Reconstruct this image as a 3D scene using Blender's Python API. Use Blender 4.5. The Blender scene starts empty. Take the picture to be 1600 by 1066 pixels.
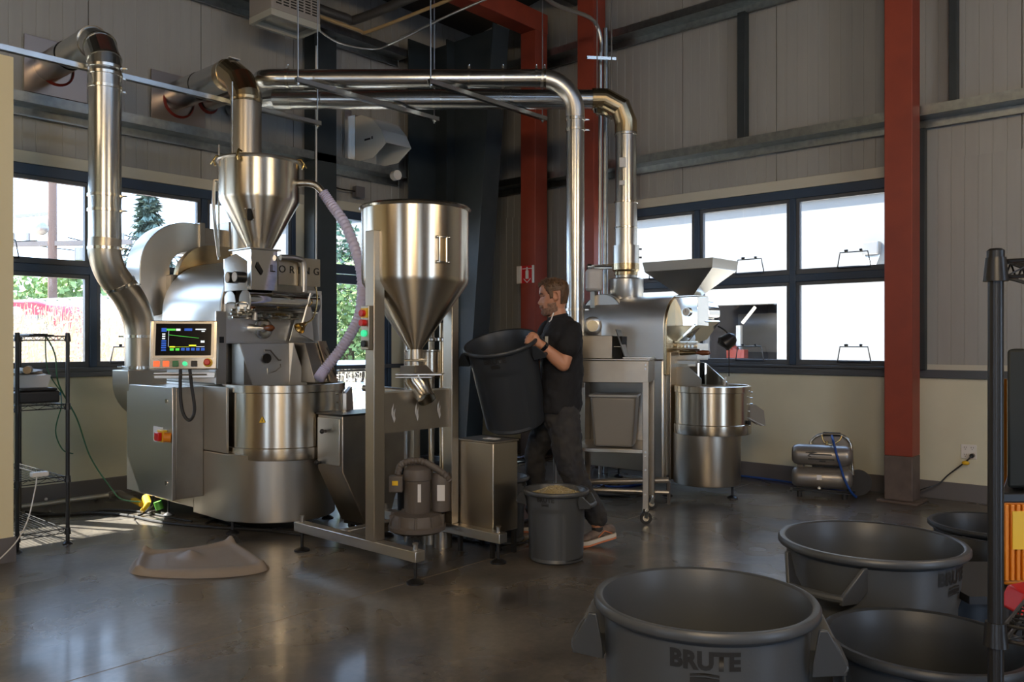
import bpy, bmesh, math, random
from mathutils import Vector as V, Matrix as M
random.seed(7)
S = bpy.context.scene
COL = S.collection
# ---------------------------------------------------------------- camera
TH = math.atan2(0.6613, 0.7502)          # camera heading measured from +X
CA, SA = math.cos(TH), math.sin(TH)
H = 1.33                                  # eye height of the photographer
FL = 1282.0
cam_d = bpy.data.cameras.new('camera'); cam = bpy.data.objects.new('camera', cam_d); COL.objects.link(cam)
cam.location = (0, 0, H)
cam.rotation_euler = (math.pi/2, 0, TH - math.pi/2)
cam_d.sensor_width = 36; cam_d.lens = FL/1600*36; cam_d.shift_y = 3/1600
cam_d.clip_start = 0.05; cam_d.clip_end = 400
S.camera = cam
# ---------------------------------------------------------------- world, sun, lamps, exposure
w = bpy.data.worlds.new('sky'); S.world = w; w.use_nodes = True
nt = w.node_tree; nt.nodes.clear()
o_ = nt.nodes.new('ShaderNodeOutputWorld'); b_ = nt.nodes.new('ShaderNodeBackground')
tc = nt.nodes.new('ShaderNodeTexCoord'); sx = nt.nodes.new('ShaderNodeSeparateXYZ'); cr = nt.nodes.new('ShaderNodeValToRGB')
nt.links.new(tc.outputs['Generated'], sx.inputs[0]); nt.links.new(sx.outputs['Z'], cr.inputs[0])
cr.color_ramp.elements[0].position = 0.0; cr.color_ramp.elements[0].color = (0.60, 0.77, 1.0, 1)
cr.color_ramp.elements[1].position = 0.7; cr.color_ramp.elements[1].color = (0.42, 0.62, 1.0, 1)
nt.links.new(cr.outputs[0], b_.inputs[0]); b_.inputs[1].default_value = 4.2
nt.links.new(b_.outputs[0], o_.inputs[0])
sun_d = bpy.data.lights.new('sun', 'SUN'); sun = bpy.data.objects.new('sun', sun_d); COL.objects.link(sun)
sun_d.energy = 18.0; sun_d.angle = 0.009; sun_d.color = (1.0, 0.95, 0.86)
sun.rotation_euler = V((-0.36, 0.72, 0.86)).to_track_quat('Z', 'Y').to_euler()
sun.location = (0, 20, 20)
def area(name, loc, tgt, sx_, sy_, power, col):
    d = bpy.data.lights.new(name, 'AREA'); d.shape = 'RECTANGLE'; d.size = sx_; d.size_y = sy_
    d.energy = power; d.color = col
    o = bpy.data.objects.new(name, d); COL.objects.link(o); o.location = loc
    o.rotation_euler = (V(loc) - V(tgt)).to_track_quat('Z', 'Y').to_euler(); return o
WARM = (1.0, 0.75, 0.46)  # unseen warm fill lights, added to brighten the machines from behind the camera
area('added_fill_light', (0.3, 1.2, 4.6), (1.8, 2.6, 0.0), 1.6, 0.5, 4, WARM)
area('added_fill_light', (-2.4, -1.5, 3.7), (2.4, 3.2, 1.0), 2.0, 0.6, 125, WARM)
area('added_fill_light', (3.4, -2.6, 3.7), (5.2, 4.2, 1.2), 2.0, 0.6, 58, WARM)
area('added_fill_light', (-3.0, 3.6, 4.6), (2.6, 5.0, 0.8), 2.0, 0.6, 22, WARM)
S.view_settings.view_transform = 'Standard'; S.view_settings.look = 'None'
S.view_settings.gamma = 1.0; S.view_settings.exposure = 0.62
S.view_settings.use_curve_mapping = False
try:
    S.cycles.use_denoising = True
    S.cycles.caustics_reflective = False; S.cycles.caustics_refractive = False
    S.cycles.max_bounces = 8; S.cycles.transparent_max_bounces = 16; S.cycles.sample_clamp_indirect = 4
except Exception: pass
# ---------------------------------------------------------------- places
RX, FX = V((SA, -CA, 0)), V((CA, SA, 0))       # camera right / camera forward in the room's axes
def P(px, py, d):                               # a point seen at a pixel, d metres ahead
    return RX*((px-800)/FL*d) + FX*d + V((0, 0, H-(py-536)/FL*d))
def PF(px, py, z=0.0):                          # a point of a horizontal plane
    return P(px, py, (H-z)*FL/(py-536))
def PY(px, py, Y):                              # a point of the plane y = Y
    t = (800-px)/FL; return P(px, py, Y/(CA*t+SA))
def PX(px, py, X):                              # a point of the plane x = X
    t = (px-800)/FL; return P(px, py, X/(SA*t+CA))
def L(x, y, z, o=V((0,0,0))):                   # camera-heading frame -> room frame
    return o + RX*x + FX*y + V((0, 0, z))
# ---------------------------------------------------------------- mesh builder
class MB:
    def __init__(s): s.v = []; s.f = []; s.m = []; s.mi = 0
    def add(s, vs, fs):
        n = len(s.v); s.v += [V(q) for q in vs]
        for f in fs: s.f.append([n+i for i in f]); s.m.append(s.mi)
        return s
    def box(s, x0, x1, y0, y1, z0, z1):
        return s.add([(x0,y0,z0),(x1,y0,z0),(x1,y1,z0),(x0,y1,z0),(x0,y0,z1),(x1,y0,z1),(x1,y1,z1),(x0,y1,z1)],
            [(0,3,2,1),(4,5,6,7),(0,1,5,4),(1,2,6,5),(2,3,7,6),(3,0,4,7)])
    def obox(s, c, ax, ay, az):                 # centre and three half vectors
        c, ax, ay, az = V(c), V(ax), V(ay), V(az)
        vs = [c+ax*i+ay*j+az*k for k in (-1,1) for (i,j) in ((-1,-1),(1,-1),(1,1),(-1,1))]
        return s.add(vs, [(0,3,2,1),(4,5,6,7),(0,1,5,4),(1,2,6,5),(2,3,7,6),(3,0,4,7)])
    def bar(s, a, b, w, h=None, up=(0,0,1)):
        a, b = V(a), V(b); h = h or w; d = (b-a); u = V(up)
        if abs(d.normalized().dot(u)) > .98: u = V((0,1,0))
        sd = d.cross(u).normalized(); u2 = sd.cross(d).normalized()
        return s.obox((a+b)/2, d/2, sd*w/2, u2*h/2)
    def prism(s, pts, ex):                      # polygon (3-D points) pushed along a vector
        n = len(pts); ex = V(ex); vs = [V(p) for p in pts]; vs += [p+ex for p in vs]
        fs = [tuple(range(n-1,-1,-1)), tuple(range(n, 2*n))]
        fs += [(i, (i+1)%n, n+(i+1)%n, n+i) for i in range(n)]
        return s.add(vs, fs)
    def tube(s, pts, r, seg=12, cap=True, sq=1.0):
        pts = [V(p) for p in pts]; n = len(pts)
        rs = r if isinstance(r, (list, tuple)) else [r]*n
        tn = []
        for i in range(n):
            a = pts[max(0,i-1)]; b = pts[min(n-1,i+1)]; t = (b-a)
            tn.append(t.normalized() if t.length > 1e-9 else V((0,0,1)))
        u = tn[0].orthogonal().normalized(); vs = []
        for i in range(n):
            if i:
                q = tn[i-1].rotation_difference(tn[i]); u = q @ u
                u = (u - tn[i]*u.dot(tn[i])).normalized()
            w2 = tn[i].cross(u)
            for k in range(seg):
                a = 2*math.pi*k/seg
                vs.append(pts[i] + u*math.cos(a)*rs[i] + w2*math.sin(a)*rs[i]*sq)
        fs = [(i*seg+k, i*seg+(k+1)%seg, (i+1)*seg+(k+1)%seg, (i+1)*seg+k) for i in range(n-1) for k in range(seg)]
        if cap: fs += [tuple(range(seg-1,-1,-1)), tuple(range((n-1)*seg, n*seg))]
        return s.add(vs, fs)
    def lathe(s, prof, cx=0, cy=0, seg=32, a0=0, a1=2*math.pi, cz=0):
        full = abs(a1-a0-2*math.pi) < 1e-6; n = len(prof); m = seg if full else seg+1; vs = []
        for k in range(m):
            a = a0+(a1-a0)*k/seg
            for (r, z) in prof: vs.append((cx+math.cos(a)*r, cy+math.sin(a)*r, cz+z))
        fs = []
        for k in range(seg):
            k2 = (k+1) % m
            for i in range(n-1):
                fs.append((k*n+i, k2*n+i, k2*n+i+1, k*n+i+1))
        return s.add(vs, fs)
    def cyl(s, a, b, r, r2=None, seg=20): return s.tube([a, b], [r, r if r2 is None else r2], seg)
    def ball(s, c, r, seg=16, rings=10, mat=None):
        rx, ry, rz = (r, r, r) if not isinstance(r, (tuple, list)) else r
        c = V(c); vs = []; fs = []
        for i in range(1, rings):
            a = math.pi*i/rings
            for k in range(seg):
                b = 2*math.pi*k/seg
                p = V((rx*math.sin(a)*math.cos(b), ry*math.sin(a)*math.sin(b), rz*math.cos(a)))
                vs.append(c + (mat @ p if mat else p))
        t = V((0,0,rz)); t = mat @ t if mat else t
        vs += [c+t, c-t]; T, B = len(vs)-2, len(vs)-1
        for i in range(rings-2):
            for k in range(seg):
                fs.append((i*seg+k, (i+1)*seg+k, (i+1)*seg+(k+1)%seg, i*seg+(k+1)%seg))
        for k in range(seg):
            fs.append((T, k, (k+1)%seg)); fs.append((B, (rings-2)*seg+(k+1)%seg, (rings-2)*seg+k))
        return s.add(vs, fs)
    def arc_prism_xz(s, pts, y0, y1):           # outline given as (x, z), pushed from y0 to y1
        return s.prism([(x, y0, z) for x, z in pts], (0, y1-y0, 0))
    def xf(s, mat):
        s.v = [mat @ q for q in s.v]; return s
    def build(s, name, mat, parent=None, bevel=0, smooth=True, angle=35, seg=2, sub=0):
        me = bpy.data.meshes.new(name); off = org(parent)
        me.from_pydata([tuple(q-off) for q in s.v], [], s.f)
        mats = mat if isinstance(mat, list) else [mat]
        for m_ in mats: me.materials.append(m_)
        if len(mats) > 1:
            for p, i in zip(me.polygons, s.m): p.material_index = i
        bm = bmesh.new(); bm.from_mesh(me); bmesh.ops.recalc_face_normals(bm, faces=bm.faces); bm.to_mesh(me); bm.free()
        if smooth:
            for p in me.polygons: p.use_smooth = True
            me.set_sharp_from_angle(angle=math.radians(angle))
        o = bpy.data.objects.new(name, me); COL.objects.link(o)
        if parent: o.parent = parent
        ORG[o.name] = off
        if bevel:
            b = o.modifiers.new('bevel', 'BEVEL'); b.width = bevel; b.segments = seg; b.limit_method = 'ANGLE'; b.angle_limit = math.radians(40)
        if sub:
            q = o.modifiers.new('sub', 'SUBSURF'); q.levels = sub; q.render_levels = sub
        return o
ORG = {}
def org(p): return ORG.get(p.name, V((0,0,0))) if p else V((0,0,0))
def tag(o, label=None, cat=None, group=None, kind=None):
    if label: o['label'] = label
    if cat: o['category'] = cat
    if group: o['group'] = group
    if kind: o['kind'] = kind
    return o
def thing(name, label=None, cat=None, loc=(0,0,0), group=None, kind=None):
    o = bpy.data.objects.new(name, None); COL.objects.link(o); o.location = loc
    o.empty_display_size = .1; ORG[o.name] = V(loc)
    return tag(o, label, cat, group, kind)
def copy_tree(o, parent=None):
    c = o.copy(); COL.objects.link(c); c.parent = parent; ORG[c.name] = ORG.get(o.name, V((0,0,0)))
    for ch in list(o.children): copy_tree(ch, c)
    return c
def arc(c, r, a0, a1, n, plane='xz'):
    out = []
    for i in range(n+1):
        a = math.radians(a0+(a1-a0)*i/n); out.append((c[0]+r*math.cos(a), c[1]+r*math.sin(a)))
    return out
def smooth_path(pts, n=6):                       # Catmull-Rom
    pts = [V(p) for p in pts]; out = []
    for i in range(len(pts)-1):
        p0 = pts[max(0,i-1)]; p1 = pts[i]; p2 = pts[i+1]; p3 = pts[min(len(pts)-1,i+2)]
        for k in range(n):
            t = k/n
            out.append(0.5*((2*p1)+(p2-p0)*t+(2*p0-5*p1+4*p2-p3)*t*t+(3*p1-p0-3*p2+p3)*t*t*t))
    out.append(pts[-1]); return out
def text_mesh(body, size, mat, name, parent, mw, thick=.001, bend=None, spacing=1.0, bold=0):
    cu = bpy.data.curves.new('t', 'FONT'); cu.body = body; cu.size = size; cu.extrude = thick
    cu.align_x = 'CENTER'; cu.align_y = 'CENTER'; cu.space_character = spacing; cu.offset = bold; cu.resolution_u = 3
    t = bpy.data.objects.new('t', cu); COL.objects.link(t)
    bpy.context.view_layer.update()
    me = bpy.data.meshes.new_from_object(t.evaluated_get(bpy.context.evaluated_depsgraph_get()))
    bpy.data.objects.remove(t)
    off = org(parent)
    for q in me.vertices:
        p = V(q.co)
        if bend: p = bend(p)
        q.co = (mw @ p) - off if mw else p - off
    me.materials.clear(); me.materials.append(mat); me.name = name
    o = bpy.data.objects.new(name, me); COL.objects.link(o); o.parent = parent; ORG[o.name] = off
    return o
# ---------------------------------------------------------------- materials
def mat(name, col, rough=.5, metal=0, noise=None, bump=None, aniso=0, coat=0, emit=None, spec=None, rvar=None, alpha=None, sheen=0):
    m = bpy.data.materials.new(name); m.use_nodes = True; t = m.node_tree; b = t.nodes['Principled BSDF']
    b.inputs['Base Color'].default_value = (*col, 1); b.inputs['Roughness'].default_value = rough; b.inputs['Metallic'].default_value = metal
    if coat: b.inputs['Coat Weight'].default_value = coat; b.inputs['Coat Roughness'].default_value = .12
    if spec is not None: b.inputs['Specular IOR Level'].default_value = spec
    if sheen: b.inputs['Sheen Weight'].default_value = sheen
    if emit: b.inputs['Emission Color'].default_value = (*emit[0], 1); b.inputs['Emission Strength'].default_value = emit[1]
    c = t.nodes.new('ShaderNodeTexCoord')
    def nz(scale, det=3, st=(1,1,1)):
        mp = t.nodes.new('ShaderNodeMapping'); mp.inputs['Scale'].default_value = st
        n = t.nodes.new('ShaderNodeTexNoise'); n.inputs['Scale'].default_value = scale; n.inputs['Detail'].default_value = det
        t.links.new(c.outputs['Object'], mp.inputs[0]); t.links.new(mp.outputs[0], n.inputs['Vector']); return n
    if noise:                                    # (other colour, scale, stretch)
        n = nz(noise[1], 4, noise[2] if len(noise) > 2 else (1,1,1))
        r = t.nodes.new('ShaderNodeValToRGB'); r.color_ramp.elements[0].position = .35; r.color_ramp.elements[1].position = .68
        r.color_ramp.elements[0].color = (*col, 1); r.color_ramp.elements[1].color = (*noise[0], 1)
        t.links.new(n.outputs['Fac'], r.inputs[0]); t.links.new(r.outputs[0], b.inputs['Base Color'])
    if rvar:                                     # (low, high, scale, stretch)
        n = nz(rvar[2], 3, rvar[3] if len(rvar) > 3 else (1,1,1)); q = t.nodes.new('ShaderNodeMapRange')
        q.inputs['To Min'].default_value = rvar[0]; q.inputs['To Max'].default_value = rvar[1]
        q.inputs['From Min'].default_value = .3; q.inputs['From Max'].default_value = .7
        t.links.new(n.outputs['Fac'], q.inputs[0]); t.links.new(q.outputs[0], b.inputs['Roughness'])
    if bump:                                     # (strength, scale, stretch)
        n = nz(bump[1], 3, bump[2] if len(bump) > 2 else (1,1,1)); q = t.nodes.new('ShaderNodeBump')
        q.inputs['Strength'].default_value = bump[0]; q.inputs['Distance'].default_value = .004
        t.links.new(n.outputs['Fac'], q.inputs['Height']); t.links.new(q.outputs[0], b.inputs['Normal'])
    if aniso:
        b.inputs['Anisotropic'].default_value = aniso; b.inputs['Anisotropic Rotation'].default_value = .25
        g = t.nodes.new('ShaderNodeTangent'); g.direction_type = 'RADIAL'; g.axis = 'Z'
        t.links.new(g.outputs[0], b.inputs['Tangent'])
    return m
def glass(name, tint=(.97,.98,.98), ior=1.35):
    m = bpy.data.materials.new(name); m.use_nodes = True; t = m.node_tree; t.nodes.clear()
    o = t.nodes.new('ShaderNodeOutputMaterial'); x = t.nodes.new('ShaderNodeMixShader'); lw = t.nodes.new('ShaderNodeLayerWeight'); lw.inputs[0].default_value = .5
    pw = t.nodes.new('ShaderNodeMath'); pw.operation = 'POWER'; pw.inputs[1].default_value = 5; t.links.new(lw.outputs['Facing'], pw.inputs[0])
    f = t.nodes.new('ShaderNodeMath'); f.operation = 'MULTIPLY_ADD'; f.inputs[1].default_value = .85; f.inputs[2].default_value = .035; t.links.new(pw.outputs[0], f.inputs[0])
    a = t.nodes.new('ShaderNodeBsdfTransparent'); a.inputs[0].default_value = (*tint, 1)
    g = t.nodes.new('ShaderNodeBsdfGlossy'); g.inputs['Roughness'].default_value = 0.01
    t.links.new(f.outputs[0], x.inputs[0]); t.links.new(a.outputs[0], x.inputs[1]); t.links.new(g.outputs[0], x.inputs[2]); t.links.new(x.outputs[0], o.inputs[0])
    return m
K = {}
K['hopper'] = mat('brushed_hopper_steel', (.64,.58,.48), .27, 1, aniso=.75)
K['steel'] = mat('brushed_steel', (.62,.60,.56), .3, 1, rvar=(.29,.33,6,(1,1,30)))
K['steel_v'] = mat('satin_steel', (.46,.415,.345), .34, 1, rvar=(.32,.37,5,(30,30,1)))
K['steel_dark'] = mat('dull_steel', (.34,.31,.27), .38, 1, noise=((.42,.39,.34),4))
K['mirror'] = mat('polished_steel', (.80,.79,.76), .07, 1)
K['galv'] = mat('galvanised_duct', (.58,.59,.58), .24, 1, noise=((.53,.54,.54),14), rvar=(.22,.27,7))
K['galv2'] = mat('galvanised_girt', (.36,.39,.40), .36, 1, noise=((.28,.31,.32),18))
K['bright'] = mat('lit_satin_steel', (.78,.78,.77), .38, 1)  # paler steel copy, brighter reflections on these faces put into the colour
K['tin'] = mat('dull_tin_plate', (.33,.26,.22), .28, 1)
K['clamp'] = mat('bright_clamp', (.70,.68,.62), .2, 1)
K['bronze'] = mat('heat_tinted_steel', (.62,.48,.27), .25, 1, noise=((.5,.42,.3),5))
K['black'] = mat('black_powder_coat', (.012,.012,.013), .35)
K['blackrub'] = mat('black_rubber', (.015,.015,.016), .6)
K['white'] = mat('white_plastic', (.75,.75,.74), .4)
K['cream'] = mat('cream_paint', (.66,.655,.53), .7, noise=((.63,.625,.50),3))
K['cream_near'] = mat('cream_paint_near', (.74,.66,.43), .75)
K['panel'] = mat('insulated_panel', (.335,.34,.335), .33, noise=((.31,.315,.31),2,(6,6,.6)))
K['trimc'] = mat('pale_trim', (.52,.51,.44), .5)
K['frame'] = mat('blue_black_window_frame', (.030,.055,.10), .35)
K['frameg'] = mat('grey_window_frame', (.075,.085,.10), .38)
K['base'] = mat('grey_baseboard', (.13,.125,.13), .5)
K['red'] = mat('red_oxide_paint', (.29,.050,.026), .5, noise=((.24,.042,.024),5), bump=(.1,30))
K['colbase'] = mat('grey_column_paint', (.13,.10,.09), .6, noise=((.09,.07,.065),9))
K['dark'] = mat('dark_green_steel', (.020,.030,.036), .5, noise=((.028,.038,.044),6))
K['roof'] = mat('dark_roof_lining', (.045,.040,.036), .9)
K['foil'] = mat('wrinkled_insulation', (.14,.13,.12), .6, bump=(.8,9), noise=((.08,.075,.07),7))
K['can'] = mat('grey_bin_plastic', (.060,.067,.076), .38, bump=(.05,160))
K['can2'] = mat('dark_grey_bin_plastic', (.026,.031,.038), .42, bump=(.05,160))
K['ink'] = mat('black_print', (.012,.012,.012), .5)
K['skin'] = mat('skin', (.55,.27,.16), .48, noise=((.48,.22,.13),9), bump=(.12,90))
K['skin'].node_tree.nodes['Principled BSDF'].inputs['Subsurface Weight'].default_value = .08
K['skin'].node_tree.nodes['Principled BSDF'].inputs['Subsurface Radius'].default_value = (.01,.004,.002)
K['hair'] = mat('brown_hair', (.055,.028,.013), .55, noise=((.15,.078,.034),40,(1,1,.35)), bump=(.9,70,(1,1,.4)))
K['beard'] = mat('stubble', (.16,.085,.055), .7, noise=((.32,.18,.12),70), bump=(.6,120))
K['shirt'] = mat('black_cotton', (.007,.007,.009), .85, bump=(.25,300))
K['jeans'] = mat('black_denim', (.020,.021,.026), .85, noise=((.042,.038,.034),9), bump=(.3,260))
K['shoe'] = mat('running_shoe_mesh', (.20,.15,.12), .7, noise=((.10,.08,.08),25))
K['sole'] = mat('orange_sole', (.60,.20,.09), .6)
K['solew'] = mat('pale_sole', (.6,.56,.5), .6)
K['redlace'] = mat('red_lace', (.5,.03,.03), .6)
K['mat'] = mat('taupe_foam_mat', (.30,.25,.205), .5, noise=((.27,.225,.185),5), bump=(.1,60))
K['beans'] = mat('green_coffee', (.50,.42,.25), .6, noise=((.36,.30,.17),60))
K['hose'] = mat('lavender_hose', (.62,.60,.82), .3)
K['blower'] = mat('cast_grey_brown', (.11,.095,.085), .55, bump=(.2,50))
K['yellow'] = mat('yellow_plastic', (.80,.50,.02), .4)
K['orange'] = mat('orange_plastic', (.70,.22,.01), .45)
K['redp'] = mat('red_plastic', (.60,.02,.02), .35)
K['green'] = mat('green_plastic', (.01,.18,.06), .35)
K['glowred'] = mat('lit_red_button', (.8,.10,.03), .35, emit=((1,.15,.04), .55))
K['glowgreen'] = mat('lit_green_button', (.02,.4,.15), .35, emit=((.05,.9,.4), .5))
K['wood'] = mat('varnished_wood', (.22,.07,.02), .25, noise=((.14,.04,.012),12,(8,1,1)))
K['paper'] = mat('white_paper', (.72,.72,.72), .7)
K['card'] = mat('cardboard', (.42,.30,.18), .8)
K['clearp'] = mat('clear_plastic', (.55,.58,.62), .2)
K['blue'] = mat('blue_hose', (.01,.06,.30), .4)
K['cablegreen'] = mat('green_cable', (.01,.10,.05), .5)
K['brass'] = mat('brass', (.62,.45,.18), .25, 1)
K['screen'] = mat('screen_glass', (.006,.006,.008), .12)
K['glass'] = glass('window_glass')
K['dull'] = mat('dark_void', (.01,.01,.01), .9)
def px_em(name, c, s=1.0): return mat(name, c, .5, emit=(c, s))
K['tank'] = mat('grey_tank_paint', (.28,.26,.24), .33, .6)
K['conduit'] = mat('steel_conduit', (.5,.51,.5), .3, 1)
# polished concrete
def concrete():
    m = bpy.data.materials.new('polished_concrete'); m.use_nodes = True; t = m.node_tree; b = t.nodes['Principled BSDF']
    c = t.nodes.new('ShaderNodeTexCoord')
    def nz(s, d, k=.55):
        n = t.nodes.new('ShaderNodeTexNoise'); n.inputs['Scale'].default_value = s; n.inputs['Detail'].default_value = d; n.inputs['Roughness'].default_value = k
        t.links.new(c.outputs['Object'], n.inputs['Vector']); return n
    a = nz(1.3, 8, .62); r = t.nodes.new('ShaderNodeValToRGB'); e = r.color_ramp.elements
    e[0].position = .36; e[0].color = (.050,.047,.045,1); e[1].position = .66; e[1].color = (.185,.165,.138,1)
    t.links.new(a.outputs['Fac'], r.inputs[0])
    f = nz(26, 5, .7); r2 = t.nodes.new('ShaderNodeValToRGB'); r2.color_ramp.elements[0].position = .3; r2.color_ramp.elements[0].color = (.72,.72,.72,1)
    r2.color_ramp.elements[1].position = .75; r2.color_ramp.elements[1].color = (1.3,1.27,1.2,1)
    t.links.new(f.outputs['Fac'], r2.inputs[0])
    mx = t.nodes.new('ShaderNodeMix'); mx.data_type = 'RGBA'; mx.blend_type = 'MULTIPLY'; mx.inputs[0].default_value = 1
    t.links.new(r.outputs[0], mx.inputs[6]); t.links.new(r2.outputs[0], mx.inputs[7]); t.links.new(mx.outputs[2], b.inputs['Base Color'])
    q = t.nodes.new('ShaderNodeMapRange'); q.inputs['From Min'].default_value = .3; q.inputs['From Max'].default_value = .7
    q.inputs['To Min'].default_value = .22; q.inputs['To Max'].default_value = .36; n = nz(2, 2)
    t.links.new(n.outputs['Fac'], q.inputs[0]); t.links.new(q.outputs[0], b.inputs['Roughness'])
    b.inputs['Specular IOR Level'].default_value = .65; b.inputs['Coat Weight'].default_value = .22; b.inputs['Coat Roughness'].default_value = .1
    bp = t.nodes.new('ShaderNodeBump'); bp.inputs['Strength'].default_value = .02; n2 = nz(9, 4); t.links.new(n2.outputs['Fac'], bp.inputs['Height']); t.links.new(bp.outputs[0], b.inputs['Normal'])
    return m
K['floor'] = concrete()
K['joint'] = mat('tan_joint_filler', (.26,.21,.14), .6)
# ================================================================ THE ROOM
XR, YL = 7.67, 7.41            # inner faces of the two window walls
XB, YB = -4.5, -4.5            # walls behind the photographer
T = .15
# floor: slabs between saw-cut joints
flr = thing('floor', 'polished grey brown concrete floor', kind='structure')
xs = [XB, -1.4, 7.67]; ys = [YB, -.16, 3.44, 7.41]
MB().box(XB, XR, YB, YL, -.2, -.02).build('subfloor', K['floor'], flr)
for i in range(2):
    for j in range(3):
        MB().box(xs[i]+.004, xs[i+1]-.004, ys[j]+.004, ys[j+1]-.004, -.02, 0).build('slab', K['floor'], flr)
for j in (1, 2): MB().box(XB, XR, ys[j]-.005, ys[j]+.005, -.02, -.0005).build('joint_strip', K['joint'], flr)
MB().box(-1.405, -1.395, YB, YL, -.02, -.0007).build('joint_strip', K['joint'], flr)
# openings
WIN_L = (-3.19, 4.97); DOOR = (5.37, 6.27); WIN_R = (2.16, 5.22); Z0, Z1 = 1.10, 2.80
ROOFZ = 5.2
wl = thing('wall_left', 'window wall at the left', kind='structure', loc=(1.5, YL, 0))
m = MB(); m.box(XB, DOOR[0], YL, YL+T, 0, Z0-.04); m.box(XB, WIN_L[0], YL, YL+T, Z0-.04, Z1+.1); m.box(WIN_L[1], DOOR[0], YL, YL+T, Z0-.04, Z1+.02)
m.box(DOOR[1], XR+T, YL, YL+T, 0, Z1+.02)
m.build('drywall', K['cream'], wl)
MB().box(XB, XR+T, YL+.05, YL+T, Z1+.02, 5.7).build('backing', K['panel'], wl)
MB().box(WIN_L[0], XR+T, YL-.012, YL+.06, Z1, Z1+.10).build('fascia', K['trimc'], wl, bevel=.004)
MB().box(XB, XR, YL-.03, YL, 1.04, Z0-.015).build('sill_band', K['frameg'], wl, bevel=.004)
# insulated wall panels, one object each, with pressed grooves
def panel_mesh(width, z0, z1, n=10):
    m = MB(); g = .003; x = 0; prof = [(0, .0), (0, .012)]
    stp = width/n; out = [(.004, 0.02), (.004, 0)]
    for i in range(1, n):
        c = i*stp; out += [(c-g*1.2, 0), (c-g*.4, .0028), (c+g*.4, .0028), (c+g*1.2, 0)]
    out += [(width-.004, 0), (width-.004, .02)]
    vs = [(x, y, z0) for x, y in out] + [(x, y, z1) for x, y in out]; k = len(out)
    m.add(vs, [(i, i+1, k+i+1, k+i) for i in range(k-1)]); return m
PW = 1.03
def panel_run(parent, axis, z0, z1, i0, i1, start):
    me = None
    for i in range(i0, i1):
        s0 = start+i*PW
        if me is None:
            mb = panel_mesh(PW, z0, z1); me = bpy.data.meshes.new('panel'); me.from_pydata([tuple(q) for q in mb.v], [], mb.f); me.materials.append(K['panel'])
        o = bpy.data.objects.new('panel', me); COL.objects.link(o); o.parent = parent; off = org(parent)
        if axis == 'x': o.location = V((s0, YL+.03, 0))-off
        else: o.location = V((XR+.03, s0+PW, 0))-off; o.rotation_euler = (0, 0, -math.pi/2)
panel_run(wl, 'x', Z1+.10, 5.6, -6, 5, 2.90)
wr = thing('wall_right', 'window wall at the right', kind='structure', loc=(XR, 1, 0))
m = MB(); m.box(XR, XR+T, YB, YL, 0, Z0-.04); m.build('drywall', K['cream'], wr)
m = MB(); m.box(XR+.05, XR+T, YB, WIN_R[0], Z0-.04, Z1+.02); m.box(XR+.05, XR+T, WIN_R[1], YL, Z0-.04, Z1+.02); m.box(XR+.05, XR+T, YB, YL, Z1+.02, 6.8)
m.build('backing', K['panel'], wr)
m = MB(); m.box(XR, XR+.06, WIN_R[0]-.04, WIN_R[0], Z0, Z1); m.box(XR, XR+.06, WIN_R[1], WIN_R[1]+.10, Z0, Z1); m.build('window_jamb', K['trimc'], wr)
MB().box(XR-.012, XR+.06, WIN_R[0]-.04, WIN_R[1]+.10, Z1, Z1+.10).build('fascia', K['trimc'], wr, bevel=.004)
MB().box(XR-.03, XR, YB, YL-.03, 1.03, Z0).build('sill_band', K['frameg'], wr, bevel=.004)
MB().box(XR-.006, XR+.04, YB, WIN_R[0]-.14, Z0, Z0+.045).build('sill_trim', K['trimc'], wr)
panel_run(wr, 'y', Z1+.10, 6.7, -6, 5, 2.323)
panel_run(wr, 'y', Z0, Z1+.10, -6, 0, 2.323-.2)
panel_run(wr, 'y', Z0, Z1+.10, 0, 2, 5.335)
# baseboards
tag(MB().box(XB, DOOR[0], YL-.012, YL, 0, .15).build('baseboard_left', K['base'], bevel=.003), kind='structure')
tag(MB().box(XR-.012, XR, YB, YL, 0, .15).build('baseboard_right', K['base'], bevel=.003), kind='structure')
tag(MB().box(DOOR[1]+.05, XR-.012, YL-.012, YL, 0, .15).build('baseboard_corner', K['base'], bevel=.003), kind='structure')
# near partition at the far left
wn = thing('wall_near_left', 'cream partition wall nearest the camera', kind='structure', loc=(1.7, 5.6, 0))
MB().box(XB, 1.74, 5.58, 5.72, 0, 3.07).build('drywall', K['cream_near'], wn)
tag(MB().box(XB, 1.752, 5.568, 5.58, 0, .15).build('baseboard_near_left', K['base']), kind='structure')
# walls behind the photographer with tall glazed openings, and the roof
wb = thing('wall_back', 'warm plastered wall behind the camera', kind='structure', loc=(XB, 0, 0))
warmw = mat('warm_plaster', (.42,.30,.17), .8)
m = MB(); m.box(XB-T, XB, YB, -2.6, 0, 6.8); m.box(XB-T, XB, -1.7, 1.4, 0, 6.8); m.box(XB-T, XB, 2.0, YL+T, 0, 6.8)
m.box(XB-T, XB, -2.6, -1.7, 3.0, 6.8); m.box(XB-T, XB, 1.4, 2.0, 3.0, 6.8); m.build('plaster', warmw, wb)
wf = thing('wall_front', 'warm plastered wall behind the camera to the right', kind='structure', loc=(0, YB, 0))
m = MB(); m.box(XB-T, -2.4, YB-T, YB, 0, 6.8); m.box(-1.9, 1.6, YB-T, YB, 0, 6.8); m.box(2.9, XR+T, YB-T, YB, 0, 6.8)
m.box(-2.4, -1.9, YB-T, YB, 3.0, 6.8); m.box(1.6, 2.9, YB-T, YB, 3.0, 6.8); m.build('plaster', warmw, wf)
cl = thing('ceiling', 'dark sloping roof lining', kind='structure', loc=(2, 2, 5))
m = MB(); sl = .16
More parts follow.
